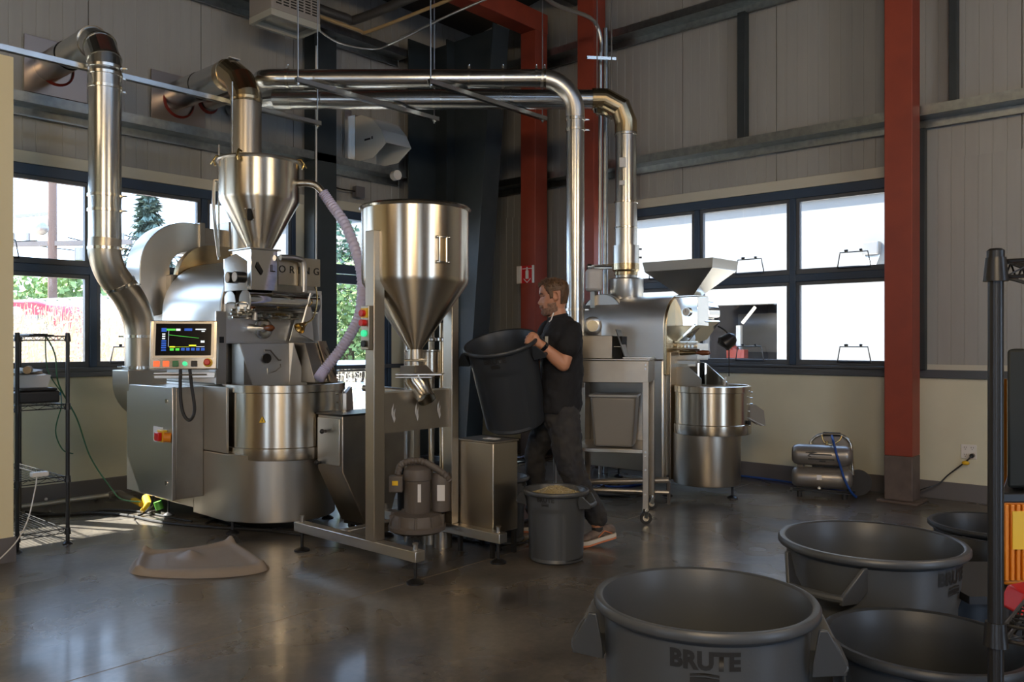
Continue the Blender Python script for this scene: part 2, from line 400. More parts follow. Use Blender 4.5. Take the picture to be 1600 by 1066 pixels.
m.prism([(XB-T, YL+T, ROOFZ+.1), (XB-T, YB-T, ROOFZ+.1+sl*(YL-YB+2*T)), (XB-T, YB-T, ROOFZ+.3+sl*(YL-YB)), (XB-T, YL+T, ROOFZ+.25)], (XR-XB+2*T, 0, 0))
m.build('roof_deck', K['roof'], cl)
# a sagging silver insulation blanket between purlins above the left wall
def blanket(a, b):
    m = MB(); nu, nv = 10, 8; vs = []
    for i in range(nu+1):
        for j in range(nv+1):
            u, v = i/nu, j/nv; y = YL-.1-v*1.5
            vs.append((a+(b-a)*u, y, ROOFZ+.02+sl*(YL-y)-.10*math.sin(math.pi*v)*(.7+.3*math.sin(u*9))))
    m.add(vs, [(i*(nv+1)+j, (i+1)*(nv+1)+j, (i+1)*(nv+1)+j+1, i*(nv+1)+j+1) for i in range(nu) for j in range(nv)])
    return m
blanket(2.2, 5.6).build('insulation_blanket', K['foil'], cl)
for y in (5.75, 4.2, 2.6, 1.0):
    z = ROOFZ+sl*(YL-y)
    MB().box(XB, XR, y-.03, y+.03, z-.20, z+.08).build('purlin', K['dark'], cl)
# Z girts along both walls
def girt_x(z, x0, x1, nm):
    m = MB(); t = .012
    m.box(x0, x1, YL-.20, YL-.20+t, z-.002, z+.07); m.box(x0, x1, YL-.20, YL-.006, z-t, z)
    m.box(x0, x1, YL-.006-t, YL-.006, z-.075, z); m.box(x0, x1, YL-.035, YL-.006-t, z-.085, z-.073)
    return m.build(nm, K['galv2'])
def girt_y(z, y0, y1, nm):
    m = MB(); t = .012
    m.box(XR-.20, XR-.20+t, y0, y1, z-.002, z+.07); m.box(XR-.20, XR-.006, y0, y1, z-t, z)
    m.box(XR-.006-t, XR-.006, y0, y1, z-.075, z); m.box(XR-.035, XR-.006-t, y0, y1, z-.085, z-.073)
    return m.build(nm, K['galv2'])
tag(girt_x(3.26, XB, 6.35, 'wall_girt'), 'galvanized girt running along left wall just above its windows', 'girt')
tag(girt_x(4.66, XB, 6.35, 'wall_girt'), 'dark galvanized girt high on left wall under the roof', 'girt')
tag(girt_y(3.26, YB, YL-.22, 'wall_girt'), 'galvanized girt running along right wall above its windows', 'girt')
tag(girt_y(4.69, YB, YL-.22, 'wall_girt'), 'galvanized girt at the top of right wall', 'girt')
tag(MB().box(XR-.10, XR-.005, 3.62, 3.70, 3.34, 4.60).build('wall_stud', K['dark'], bevel=.003), 'dark steel stud between the two girts over the right windows', 'stud')
tag(MB().box(XR-.10, XR-.005, 1.74, 1.80, 3.34, 4.60).build('wall_stud', K['dark'], bevel=.003), 'dark steel stud above girt right of the big red column', 'stud')
tag(MB().box(XR-.08, XR-.005, 1.99, 2.05, 1.10, 3.17).build('wall_stud', K['dark'], bevel=.003), 'dark green stud directly right of the big red column', 'stud')
# wall posts at the left wall
tag(MB().box(5.06, 5.10, YL-.20, YL-.02, 0.0, 4.6).box(5.10, 5.30, YL-.20, YL-.18, 0, 4.6).box(5.30, 5.34, YL-.20, YL-.02, 0, 4.6).build('wall_post', K['dark']),
    'dark steel channel post between the left windows and the glass door', 'post')
# ---- windows
def window(name, axis, a0, units, u, label):
    fixed = YL if axis == 'x' else XR
    root = thing(name, label, kind='structure', loc=((a0, YL, Z0) if axis == 'x' else (XR, a0, Z0)))
    def B(m, p0, p1, q0, q1, z0, z1):           # p along the wall, q outwards from inner face
        if axis == 'x': m.box(p0, p1, YL+q0, YL+q1, z0, z1)
        else: m.box(XR+q0, XR+q1, p0, p1, z0, z1)
        return m
    a1 = a0+units*u
    B(MB(), a0, a1, .0, .09, Z1-.09, Z1).build('head', K['frame'], root, bevel=.004)
    B(MB(), a0, a1, -.03, .09, Z0-.015, Z0+.02).build('sill', K['frameg'], root, bevel=.004)
    for e in (a0, a1-.05): B(MB(), e, e+.05, 0, .09, Z0+.02, Z1-.09).build('jamb', K['frame'], root, bevel=.004)
    for i in range(1, units): B(MB(), a0+i*u-.03, a0+i*u+.03, -.005, .09, Z0+.02, Z1-.09).build('mullion', K['frame'], root, bevel=.004)
    B(MB(), a0+.05, a1-.05, 0, .088, 1.915, 1.985).build('rail', K['frame'], root, bevel=.004)
    for i in range(units):
        l = a0+i*u+(.03 if i else .05); r = a0+(i+1)*u-(.03 if i < units-1 else .05)
        for (z0, z1) in ((Z0+.02, 1.915), (1.985, Z1-.09)):
            m = MB(); s = .035
            B(m, l, r, .012, .06, z0, z0+.05); B(m, l, r, .012, .06, z1-s, z1); B(m, l, l+s, .012, .06, z0+.05, z1-s); B(m, r-s, r, .012, .06, z0+.05, z1-s)
            sa = m.build('sash', K['frameg'], root, bevel=.003)
            B(MB(), l+s, r-s, .035, .041, z0+.05, z1-s).build('pane', K['glass'], sa)
            # cam handle arms
            c = (l+r)/2 + (.10 if axis == 'x' else -.10); c = (l + (r-l)*.27) if axis == 'x' else (l+(r-l)*.42)
            h = .145; wd = .15
            def Q(p, q, z): return (p, YL+q, z) if axis == 'x' else (XR+q, p, z)
            m = MB()
            m.tube([Q(c-wd, -.005, z0+.03), Q(c-wd*.82, -.012, z0+h+.03), Q(c+wd*.82, -.012, z0+h+.03), Q(c+wd, -.005, z0+.03)], .006, 6)
            m.tube([Q(c-wd, -.004, z0+.035), Q(c+wd, -.004, z0+.035)], .007, 6)
            m.tube([Q(c-wd*.5, -.012, z0+h+.045), Q(c-wd*.35, -.012, z0+h+.045)], .010, 6); m.tube([Q(c+wd*.35, -.012, z0+h+.045), Q(c+wd*.55, -.012, z0+h+.045)], .010, 6)
            if axis == 'x': m.tube([Q(c-.01, -.02, z0+.045), Q(c+.09, -.02, z0+.045)], .012, 8)
            m.build('latch', K['black'], root)
    return root
window('window_1', 'x', WIN_L[0], 8, 1.02, 'blue-black framed ribbon window of the left wall')
window('window_2', 'y', WIN_R[0], 3, 1.02, 'blue-black framed ribbon window of the right wall')
# ---- glazed door
d1 = thing('door_1', 'dark framed glass door with a glass transom', kind='structure', loc=(DOOR[0], YL, 0))
m = MB(); m.box(DOOR[0], DOOR[0]+.045, YL-.005, YL+.1, 0, Z1); m.box(DOOR[1]-.045, DOOR[1], YL-.005, YL+.1, 0, Z1); m.box(DOOR[0], DOOR[1], YL-.005, YL+.1, Z1-.09, Z1); m.box(DOOR[0]+.045, DOOR[1]-.045, YL, YL+.1, 2.10, 2.20)
m.build('door_frame', K['frame'], d1, bevel=.004)
MB().box(DOOR[0]+.045, DOOR[1]-.045, YL+.04, YL+.046, 2.20, Z1-.09).build('transom_pane', K['glass'], d1)
lf = MB(); a, b = DOOR[0]+.05, DOOR[1]-.05
lf.box(a, b, YL+.02, YL+.065, .02, .22); lf.box(a, b, YL+.02, YL+.065, 1.99, 2.09); lf.box(a, a+.09, YL+.02, YL+.065, .22, 1.99); lf.box(b-.09, b, YL+.02, YL+.065, .22, 1.99)
lf = lf.build('door_leaf', K['frame'], d1, bevel=.003)
MB().box(a+.09, b-.09, YL+.04, YL+.046, .22, 1.99).build('pane', K['glass'], lf)
MB().tube([(a+.10, YL-.03, 1.02), (b-.10, YL-.03, 1.02)], .012, 8).tube([(a+.05, YL+.03, 1.02), (a+.10, YL-.03, 1.02)], .01, 8).tube([(b-.05, YL+.03, 1.02), (b-.10, YL-.03, 1.02)], .01, 8).build('push_bar', K['steel'], lf)
# ================================================================ red frame, dark column
def red_col(x, y, ztop, label, s=.11):
    r = thing('steel_column', label, 'column', (x, y, 0))
    MB().box(x-s, x+s, y-s, y+s, .39, ztop).build('shaft', K['red'], r, bevel=.006)
    tag(MB().box(x-s-.001, x+s+.001, y-s-.001, y+s+.001, .02, .39).build('painted_base', K['colbase'], r, bevel=.006), 'grey painted foot')
    MB().box(x-s-.05, x+s+.03, y-s-.05, y+s+.05, 0, .02).build('base_plate', K['colbase'], r, bevel=.003)
    return r
red_col(7.34, 2.10, 6.1, 'thick red steel column in front of right wall, nearest and widest of the red columns')
red_col(7.33, 6.12, 4.92, 'red steel column behind the man, under the red beam')
red_col(7.33, 5.30, 5.2, 'thin looking red steel column behind the round vertical duct')
tag(MB().box(2.0, 7.45, 6.01, 6.23, 4.92, 5.15).build('steel_beam', K['red'], bevel=.006), 'red overhead beam resting on the red column behind the man', 'beam')
c = thing('rigid_frame_column', 'massive dark tapered steel column in the far corner', 'column', (6.7, 6.8, 0))
xw = 6.75
def taper(z): return 6.58 - .0915*z
m = MB(); m.prism([(xw, 7.17, 0), (xw, taper(0), 0), (xw, taper(4.85), 4.85), (xw, 7.17, 4.85)], (.02, 0, 0)); m.build('web', K['dark'], c)
m = MB(); m.box(xw-.42, xw+.22, 7.17, 7.19, 0, 4.85); m.build('outer_flange', K['dark'], c)
m = MB(); m.prism([(xw-.12, taper(0), 0), (xw-.12, taper(0)-.02, 0), (xw-.12, taper(4.85)-.02, 4.85), (xw-.12, taper(4.85), 4.85)], (.26, 0, 0)); m.build('inner_flange', K['dark'], c)
m = MB(); m.box(xw-.12, xw, 6.85, 6.865, 0, 4.85); m.build('stiffener', K['dark'], c)
m = MB(); m.box(xw-.3, xw+.25, 5.9, 7.25, 0, .02); m.build('base_plate', K['dark'], c)
# haunch of that frame, running out under the roof
if 0: m = MB(); m.prism([(xw-.02, 7.17, 4.0), (xw-.02, 5.85, 4.15), (xw-.02, 3.2, 4.95), (xw-.02, 3.2, 5.45), (xw-.02, 7.17, 4.85)], (.02, 0, 0)); m.prism([(xw-.14, 5.85, 4.13), (xw-.14, 3.2, 4.93), (xw-.14, 3.2, 4.95), (xw-.14, 5.85, 4.15)], (.26, 0, 0))
0 and tag(m.build('roof_haunch', K['dark']), 'dark deep rafter haunch joining the corner column under the roof', 'rafter')
# eave awning outside the left windows
aw = tag(MB().box(-4.5, 7.6, YL+T+.003, YL+T+.86, 3.02, 3.10).build('awning', K['frameg']), 'outside eave canopy above the left windows', 'awning')
# ================================================================ housings added over the unseen fill lights
for (x, y, lz, wh) in ((.3,1.2,4.6,'just over the camera'), (-2.4,-1.5,3.7,'behind the camera in the back corner'), (3.4,-2.6,3.7,'to the right of the camera'), (-3.0,3.6,4.6,'to the left of the camera')):
    t = thing('added_fill_lamp', 'added warm fill lamp hanging '+wh, 'lamp', (x, y, lz), 'added fill lamps')
    MB().box(x-1.0, x+1.0, y-.3, y+.3, lz+.06, lz+.16).build('housing', K['white'], t)
    MB().tube([(x, y, lz+.16), (x, y, ROOFZ+.02+sl*(YL-y))], .01, 6).build('hanger', K['black'], t)
# ================================================================ ducts
def ring_band(m, c, ax, r, w=.012, h=.008):       # a raised clamp ring round a pipe
    ax = V(ax).normalized(); c = V(c); m.tube([c-ax*w, c-ax*w*.9, c+ax*w*.9, c+ax*w], [r, r+h, r+h, r], 28, cap=False)
def clamp(parent, c, ax, r, side=(1,0,0)):
    m = MB(); ring_band(m, c, ax, r); sd = V(side); c = V(c)
    m.bar(c+sd*(r-.005), c+sd*(r+.035), .016, .012); m.cyl(c+sd*(r+.03)-V(ax)*.0, c+sd*(r+.045), .006, seg=8)
    return m.build('clamp_ring', K['clamp'], parent)
def gore(pts, r, seg=28): return MB().tube(pts, r, seg, cap=False)
def wall_plate(parent, x, z, s, thing_pipe_r):
    MB().box(x-s, x+s, YL-.012, YL-.002, z-s*.95, z+s*.95).build('wall_plate', K['tin'], parent, bevel=.002)
    MB().tube([(x, YL-.012, z), (x, YL-.035, z)], [thing_pipe_r+.03, thing_pipe_r+.012], 28, cap=False).build('red_seal', K['redseal'], parent)
K['redseal'] = mat('red_silicone', (.20,.02,.012), .6)
# ---- left exhaust
D = thing('exhaust_duct', 'round galvanized duct with an S bend in front of the left windows', 'duct', (2.57, 6.29, 0))
r = .112; x0, y0, zt = 2.57, 6.29, 3.62
MB().tube([(x0, 7.40, zt), (x0, 6.97, zt)], r+.004, 28, cap=False).build('wall_sleeve', K['galv'], D)
MB().tube([(x0, 7.05, zt), (x0, 6.56, zt)], r-.002, 28, cap=False).build('horizontal_duct', K['galv'], D)
el = [(x0, 6.56, zt)] + [(x0, y0+.25*(1-math.sin(a)), zt-.25*(1-math.cos(a))) for a in [math.radians(k) for k in (12, 35, 58, 80)]] + [(x0, y0, zt-.27)]
el = [(x0, 6.58, zt), (x0, 6.50, zt-.01), (x0, 6.38, zt-.07), (x0, 6.30, zt-.19), (x0, y0, zt-.30)]
MB().tube(el, r+.004, 28, cap=False).build('top_elbow', K['galv'], D, angle=12)
MB().tube([(x0, y0, zt-.29), (x0, y0, 2.06)], r, 28, cap=False).build('vertical_duct', K['galv'], D)
for z in (zt-.30, zt-.40): clamp(D, (x0, y0, z), (0,0,1), r, (1,0,0))
clamp(D, (x0, y0, 3.37), (0,0,1), r+.003, (.75,-.66,0)); clamp(D, (x0, y0, 2.42), (0,0,1), r, (.75,-.66,0)); clamp(D, (x0, y0, 2.31), (0,0,1), r, (.75,-.66,0)); clamp(D, (x0, y0, 2.03), (0,0,1), r, (.75,-.66,0))
for i_ in (1, 2, 3): m = MB(); ring_band(m, el[i_], V(el[i_+1])-V(el[i_-1]), r+.004, .006, .007); m.build('seam_ring', K['clamp'], D)
bot = V((2.88, 6.40, 1.40))
sb = smooth_path([(x0, y0, 2.10), (x0, y0, 1.98), (2.63, 6.31, 1.84), (2.76, 6.355, 1.70), (2.85, 6.39, 1.55), tuple(bot), (2.88, 6.40, 1.10)], 5)
MB().tube(sb, .113, 28, cap=False).build('s_bend', K['steel_v'], D)
clamp(D, (2.69, 6.33, 1.775), (.45,.15,-.75), .113, (.75,-.66,0)); clamp(D, (2.88, 6.40, 1.38), (0,0,1), .113, (-.75,.66,0)); clamp(D, (2.88,6.40,1.14), (0,0,1), .125, (-.75,.66,0))
m = MB(); ou = [(2.73, 1.12)] + arc((3.03, 1.02), .30, 180, 262, 8) + [(3.03, .80), (3.03, 1.12)]
m.prism([(x, 6.27, z) for x, z in ou], (0, .28, 0)); m.build('curved_box_duct', K['steel_v'], D, bevel=.004)
wall_plate(D, x0+.06, zt, .245, r)
m = MB(); m.box(2.96, 3.0, 6.25, 6.27, 1.24, 1.36); m.tube([(2.985, 6.25, 1.20), (2.985, 6.25, 1.38)], .009, 8)
tag(m.build('gas_valve', K['brass'], D), 'brass valve'); tag(MB().bar((2.90, 6.24, 1.29), (2.98, 6.24, 1.285), .012).build('valve_handle', K['redp'], D), 'red lever')
# ---- centre stack over the first roaster
D = thing('exhaust_stack', 'wide steel stack behind the hanging hopper, elbowing back to the left wall', 'duct', (3.67, 6.19, 0))
x0, y0, zt, r = 3.67, 6.19, 3.63, .122
MB().tube([(x0, 7.40, zt), (x0, 6.95, zt)], r+.004, 28, cap=False).build('wall_sleeve', K['galv'], D)
MB().tube([(x0, 7.0, zt), (x0, 6.52, zt)], r, 28, cap=False).build('horizontal_duct', K['galv'], D)
MB().tube([(x0, 6.54, zt), (x0, 6.44, zt), (x0, 6.29, zt-.10), (x0, y0, zt-.25), (x0, y0, zt-.30)], r+.004, 28, cap=False).build('top_elbow', K['bronze'], D, angle=12)
MB().tube([(x0, y0, zt-.30), (x0, y0, 2.0)], r, 28, cap=False).build('vertical_duct', K['steel_v'], D)
ring = MB(); ring_band(ring, (x0, y0, zt-.27), (0,0,1), r); ring.build('joint_ring', K['bronze'], D); ring = MB(); ring_band(ring, (x0, 6.47, zt), (0,1,0), r); ring.build('joint_ring', K['bronze'], D)
wall_plate(D, x0+.02, zt-.05, .26, r)
tag(MB().tube([(x0+.02, y0-.02, zt-.03), (x0+.02, y0-.02, zt-.02)], .001, 4).box(x0-.05, x0+.05, y0-.001+.18, y0+.22, zt+.115, zt+.122).build('rating_label', K['paper'], D), 'paper label')
# thin riser beside the stack
tag(MB().tube([(3.40, 6.15, 2.0), (3.40, 6.15, 2.93)], .009, 8).tube([(3.445, 6.02, 2.6), (3.445, 6.02, 3.42)], .007, 8).build('riser_tube', K['clamp']), 'pair of thin steel tubes running up beside the wide stack', 'pipe')
# ---- two long ducts crossing to the second roaster
def duct_pt(px, y, d): return P(px, y, d)
za = 3.64
a = P(899, 0, 7.17); a.z = za; b = P(425, 0, 7.17); b.z = za
D = thing('crossing_duct', 'upper long horizontal steel duct that bends smoothly down behind the man', 'duct', (a.x, a.y, 0)); r = .079
dv = (b-a).normalized()
e1 = [a+dv*.55]; e1 += [a + dv*(.30*(1-math.sin(t))) + V((0,0,-.30*(1-math.cos(t)))) for t in [math.radians(q) for q in range(0, 91, 10)]]
MB().tube([b+dv*-.10, a+dv*.29], r, 28, cap=False).build('horizontal_duct', K['galv'], D)
MB().tube(e1[1:]+[V((a.x, a.y, za-.34))], r+.003, 28, cap=False).build('bend', K['steel'], D, angle=60)
MB().tube([(a.x, a.y, za-.32), (a.x, a.y, 1.24)], r, 28, cap=False).build('vertical_duct', K['galv'], D)
e2 = [b+dv*-.12, b, b+dv*.06+V((0,.05,0)), V((b.x-.01, b.y+.22, za)), V((b.x-.01, 7.40, za))]
MB().tube(smooth_path(e2, 4), r+.002, 28, cap=False).build('wall_bend', K['galv'], D)
MB().tube([(b.x-.01, YL-.01, za), (b.x-.01, YL-.04, za)], [r+.03, r+.01], 24, cap=False).build('red_seal', K['redseal'], D)
for px in (733, 786, 838): 
    q = P(px, 0, 7.17); q.z = za; clamp(D, q, dv, r, (0,0,1))
q = a+dv*.27; clamp(D, q, dv, r, (0,0,1)); clamp(D, (a.x,a.y,za-.36), (0,0,1), r, RX); clamp(D, (a.x,a.y,za-.45), (0,0,1), r, RX); clamp(D, (a.x,a.y,1.62), (0,0,1), r, RX)
q = b-dv*.14; clamp(D, q, dv, r, (0,0,1))
a = P(978, 0, 7.78); a.z = za; b = P(432, 0, 7.78); b.z = za
D = thing('crossing_duct', 'lower long horizontal steel duct with a segmented elbow over the second roaster', 'duct', (a.x, a.y, 0)); r = .092
MB().tube([P(446,0,7.78)*1, a+dv*.2], r, 28, cap=False)
h0 = P(448, 0, 7.78); h0.z = za
MB().tube([h0, a+dv*.22], r, 28, cap=False).build('horizontal_duct', K['galv'], D)
r2 = .105
MB().tube([a+dv*.32, a+dv*.20, a+dv*.05+V((0,0,-.08)), a+V((0,0,-.22)), a+V((0,0,-.32))], r2, 28, cap=False).build('segmented_elbow', K['bronze'], D, angle=12)
MB().tube([a+V((0,0,-.30)), (a.x, a.y, 2.58)], r2-.004, 28, cap=False).build('vertical_duct', K['galv'], D)
for z in (3.30, 2.66, 2.42): m = MB(); ring_band(m, (a.x, a.y, z), (0,0,1), r2, .008, .008); m.build('joint_ring', K['clamp'], D)
MB().tube([(a.x,a.y,2.66), (a.x,a.y,2.22)], r2, 28, cap=False).build('damper_section', K['steel'], D)
MB().tube([(a.x,a.y,2.25), (a.x,a.y,2.08)], r2+.02, 28, cap=False).build('sleeve', K['steel'], D)
tag(MB().tube([(a.x,a.y,2.08), (a.x,a.y,2.02), (a.x,a.y,2.0), (a.x,a.y,1.97)], [r2+.022, r2+.022, r2+.006, r2+.006], 28, cap=False).build('scorched_band', K['bronze'], D), 'copper coloured heat-tinted band')
MB().tube([(a.x,a.y,1.98), (a.x,a.y,1.70)], r2, 28, cap=False).build('lower_stack', K['steel'], D)
for z in (2.22, 2.14): MB().tube([V((a.x,a.y,z))+RX*(r2+.02), V((a.x,a.y,z))+RX*(r2+.045)], .008, 6).build('bolt', K['black'], D)
tag(MB().obox(V((a.x,a.y,3.02))-FX*(r2)-RX*.045, RX*.03, FX*.003, V((0,0,.045))).obox(V((a.x,a.y,2.83))-FX*(r2)-RX*.05, RX*.025, FX*.003, V((0,0,.02))).build('duct_label', K['paper'], D), 'white label')
STK = a
e = [h0, b, b+dv*.12+V((0,.10,0)), V((4.30, 7.05, za)), V((4.30, 7.40, za))]
MB().tube([h0-dv*.04, b, b+dv*.10+V((.0,.12,0)), V((4.26, 7.10, za)), V((4.26, 7.40, za))], r+.008, 28, cap=False).build('wall_elbow', K['galv'], D, angle=12)
for px in (620, 636, 678, 690, 784, 798, 455): 
    q = P(px, 0, 7.78); q.z = za; m = MB(); ring_band(m, q, dv, r, .006, .006); m.build('joint_ring', K['clamp'], D)
# ---- strut channels and threaded hanger rods
def strut(x0, x1, y, z, label, rods=()):
    t = thing('strut_channel', label, 'strut', (x0, y, z))
    m = MB(); m.box(x0, x1, y-.02, y+.02, z+.017, z+.021); m.box(x0, x1, y-.021, y-.018, z-.021, z+.02); m.box(x0, x1, y+.018, y+.021, z-.021, z+.02); m.box(x0, x1, y-.021, y-.010, z-.021, z-.018); m.box(x0, x1, y+.010, y+.021, z-.021, z-.018)
    m.build('channel', K['galv'], t)
    for x in rods: MB().tube([(x, y, z-.05), (x, y, ROOFZ-.12+sl*(YL-y))], .006, 6).build('threaded_rod', K['conduit'], t); MB().cyl((x,y,z-.035),(x,y,z-.022),.014,seg=6).build('nut', K['clamp'], t)
strut(-.6, 4.57, 6.42, 3.38, 'long strut channel crossing behind the left duct and the wide stack', (4.54,))
q1, q2 = P(466, 0, 6.81), P(670, 0, 7.97); strut(3.93, 3.93+1.62, 5.86, 3.52, 'strut channel under both long ducts, the left one of the slanting pair', (3.95, 5.50))
q = P(670, 0, 6.86); strut(q.x, q.x+1.55, q.y, 3.52, 'strut channel under both long ducts, the right one of the slanting pair', (q.x+.02, q.x+1.50))
q = PX(931, 172, 0) if False else P(930, 172, 7.72); strut(q.x, q.x+.30, q.y, 3.52, 'short strut channel left of the bronze elbow', (q.x+.03, q.x+.27))
# ================================================================ upper services
t = thing('unit_heater', 'pale grey ceiling unit with a slotted grille face', 'heater', (4.4, 6.7, 4.3))
MB().box(4.12, 4.65, 6.53, 6.90, 4.36, 4.95).build('casing', mat('unit_casing', (.30,.28,.26), .5), t, bevel=.006)
m = MB()
for c in range(6):
    for q in range(15):
        x = 4.17+c*.078; z = 4.42+q*.026
        m.box(x, x+.055, 6.524, 6.531, z, z+.010)
tag(m.build('grille_slots', K['dull'], t), 'dark slots', kind='stuff')
m = MB(); m.box(4.12, 4.65, 6.53, 6.56, 4.30, 4.36); m.box(4.12, 4.65, 6.87, 6.90, 4.30, 4.36); m.box(4.12, 4.15, 6.56, 6.87, 4.30, 4.36); m.box(4.62, 4.65, 6.56, 6.87, 4.30, 4.36)
m.build('outlet_flange', mat('unit_flange', (.42,.42,.37), .5), t)
MB().box(4.15, 4.62, 6.56, 6.87, 4.35, 4.358).build('outlet_panel', K['galv'], t)
for x in (4.16, 4.61): MB().tube([(x, 6.7, 4.95), (x, 6.7, ROOFZ+.05+sl*(YL-6.7))], .008, 6).build('hanger', K['conduit'], t)
pj = V((4.98, 6.75, 4.62))
t = tag(MB().tube(smooth_path([(4.65, 6.75, 4.62), (5.10, 6.75, 4.62), (5.22, 6.62, 4.62), (5.22, 5.2, 4.62), (5.22, 3.4, 4.62)], 4), .045, 14).build('insulated_pipe', mat('dark_pipe', (.10,.095,.09), .35, .6)), 'thick dark pipe with a corner bend beside the ceiling unit', 'pipe')
t = tag(MB().tube(smooth_path([(4.65, 6.66, 4.50), (5.20, 6.66, 4.50), (5.30, 6.56, 4.50), (5.30, 5.2, 4.50), (5.30, 3.2, 4.50)], 4), .017, 10).build('gas_pipe', mat('tan_pipe', (.36,.25,.12), .5)), 'tan pipe running just below the thick dark pipe', 'pipe')
t = tag(MB().tube(smooth_path([(4.66, 6.62, 4.36), (4.9, 6.6, 4.28), (5.25, 6.5, 4.28), (5.38, 6.3, 4.34), (5.38, 5.2, 4.42), (5.38, 3.0, 4.45)], 6), .011, 8).tube(smooth_path([(5.45, 6.3, 4.40), (5.45, 5.2, 4.46), (5.45, 3.0, 4.50)], 4), .011, 8).build('conduit', K['conduit']), 'pair of thin steel conduits curving under the tan pipe', 'conduit')
cpl = [P(850, -40, 6.9), P(868, 0, 7.3), P(925, 26, 8.0)]
cx_, cy_ = P(938, 0, 8.35).x, P(938, 0, 8.35).y
m = MB(); m.tube(smooth_path([P(800,-55,6.0), P(862,4,7.4), P(922,28,8.2), V((cx_, cy_, 4.45)), V((cx_, cy_, 4.2)), V((cx_,cy_,3.9)), V((cx_, cy_, 0.0))], 5), .020, 10)
tag(m.build('conduit', K['conduit']), 'steel conduit bending down beside the second red column', 'conduit')
q = P(946, 0, 8.40); m = MB(); m.tube([(q.x, q.y, 0), (q.x, q.y, 4.55)], .026, 10)
tag(m.build('standpipe', K['galv2']), 'thicker vertical pipe directly left of the bronze elbow duct', 'pipe')
q2 = P(938, 418, 8.30)
m = MB(); m.bar(P(917, 418, 8.2), P(962, 416, 8.3), .02, .045); m.tube([P(928,418,8.15), P(955,418,8.2)], .02, 8); m.cyl(P(918,417,8.15), P(924,417,8.15), .03)
tag(m.build('pipe_clamp', K['clamp']), 'bright clamp bracket tying conduits to the red column', 'bracket')
m = MB(); m.bar(P(917, 90, 8.2), P(962, 92, 8.3), .02, .03)
tag(m.build('pipe_clamp', K['clamp']), 'upper clamp bracket high on the conduits by the ceiling', 'bracket')
t = thing('extractor_cowl', 'white wall cowl with an open underside high left of the dark column', 'vent', (5.82, 7.2, 3.3))
m = MB(); w0, w1 = 5.68, 6.04
side = [(7.39, 3.34), (7.39, 3.84), (7.22, 3.84), (7.02, 3.76), (6.88, 3.62), (6.80, 3.47), (7.02, 3.34)]
for x in (w0, w1-.008): m.prism([(x, y, z) for y, z in side], (.008, 0, 0))
top = side[1:6]
for (p, q) in zip(top[:-1], top[1:]): m.add([(w0, p[0], p[1]), (w1, p[0], p[1]), (w1, q[0], q[1]), (w0, q[0], q[1])], [(0,1,2,3)])
m.add([(w0, 7.39, 3.34), (w1, 7.39, 3.34), (w1, 7.39, 3.84), (w0, 7.39, 3.84)], [(0,1,2,3)])
cw = m.build('cowl', mat('cowl_paint', (.68,.68,.65), .4), t)
MB().box(w0-.10, w0-.01, YL-.03, YL-.006, 3.30, 3.92).build('mounting_plate', K['galv'], t); MB().box(w0-.01, w0+.10, YL-.09, YL-.006, 3.32, 3.86).build('spigot', K['galv'], t)
tag(text_mesh('ferfire', .05, K['ink'], 'lettering', t, M.Translation((w0-.006, 7.12, 3.52)) @ M.Rotation(-math.pi/2, 4, 'Z') @ M.Rotation(math.pi/2, 4, 'X'), .01) if False else MB().box(w0-.004, w0-.001, 7.06, 7.16, 3.545, 3.565).box(w0-.004, w0-.001, 7.02, 7.04, 3.545, 3.575).build('maker_mark', K['ink'], t), 'small dark mark')
q = V((6.02, 7.15, 3.30))
m = MB(); m.cyl((6.13, 7.20, 3.235), (6.12, 7.12, 3.235), .055, seg=24); m.cyl((6.12, 7.12, 3.235), (6.118, 7.112, 3.235), .035, seg=20)
tag(m.build('alarm_sounder', K['white']), 'round white alarm sounder on the left girt beside the cowl', 'alarm')
t = thing('junction_box', 'grey junction box with a drooping black cable over the glass door', 'box', (5.75, YL-.05, 3.0))
MB().box(5.70, 5.82, YL-.08, YL-.005, 2.96, 3.08).build('box_body', mat('box_grey', (.13,.13,.15), .5), t, bevel=.004)
MB().tube(smooth_path([(5.22, YL-.12, 3.24), (5.28, YL-.10, 3.10), (5.42, YL-.08, 3.02), (5.70, YL-.05, 3.02)], 6), .008, 8).build('cable', K['black'], t)
tag(MB().tube([(5.02, 7.12, 0), (5.02, 7.12, 4.4)], .009, 8).build('conduit', K['white']), 'thin pale vertical conduit left of the glass door post', 'conduit')
# extinguisher sign on the red column
t = thing('extinguisher_sign', 'red fire extinguisher arrow sign folded round the red column behind the man', 'sign', (7.21, 6.12, 2.1))
zc = 2.12; hw = .092
MB().box(7.208, 7.214, 6.12-.085, 6.12+.085, zc-.10, zc+.10).build('sign_plate', mat('sign_red', (.55,.01,.015), .4), t)
for (y_, y2_, x_) in ((6.205, 6.225, 7.19), (6.015, 6.035, 7.19), (6.225, 6.27, 7.195)): tag(MB().box(x_, x_+.02, y_, y2_, zc-.10, zc+.10).build('sign_edge', K['white'], t), 'white edge')
m = MB(); m.box(7.202, 7.207, 6.05, 6.19, zc+.062, zc+.070); m.box(7.202, 7.207, 6.098, 6.142, zc-.05, zc+.045); m.box(7.202, 7.207, 6.11, 6.13, zc+.045, zc+.085)
m.prism([(7.202, 6.07, zc-.045), (7.202, 6.12, zc-.088), (7.202, 6.17, zc-.045), (7.202, 6.17, zc-.057), (7.202, 6.12, zc-.098), (7.202, 6.07, zc-.057)], (.005, 0, 0))
m.build('pictogram', K['white'], t)
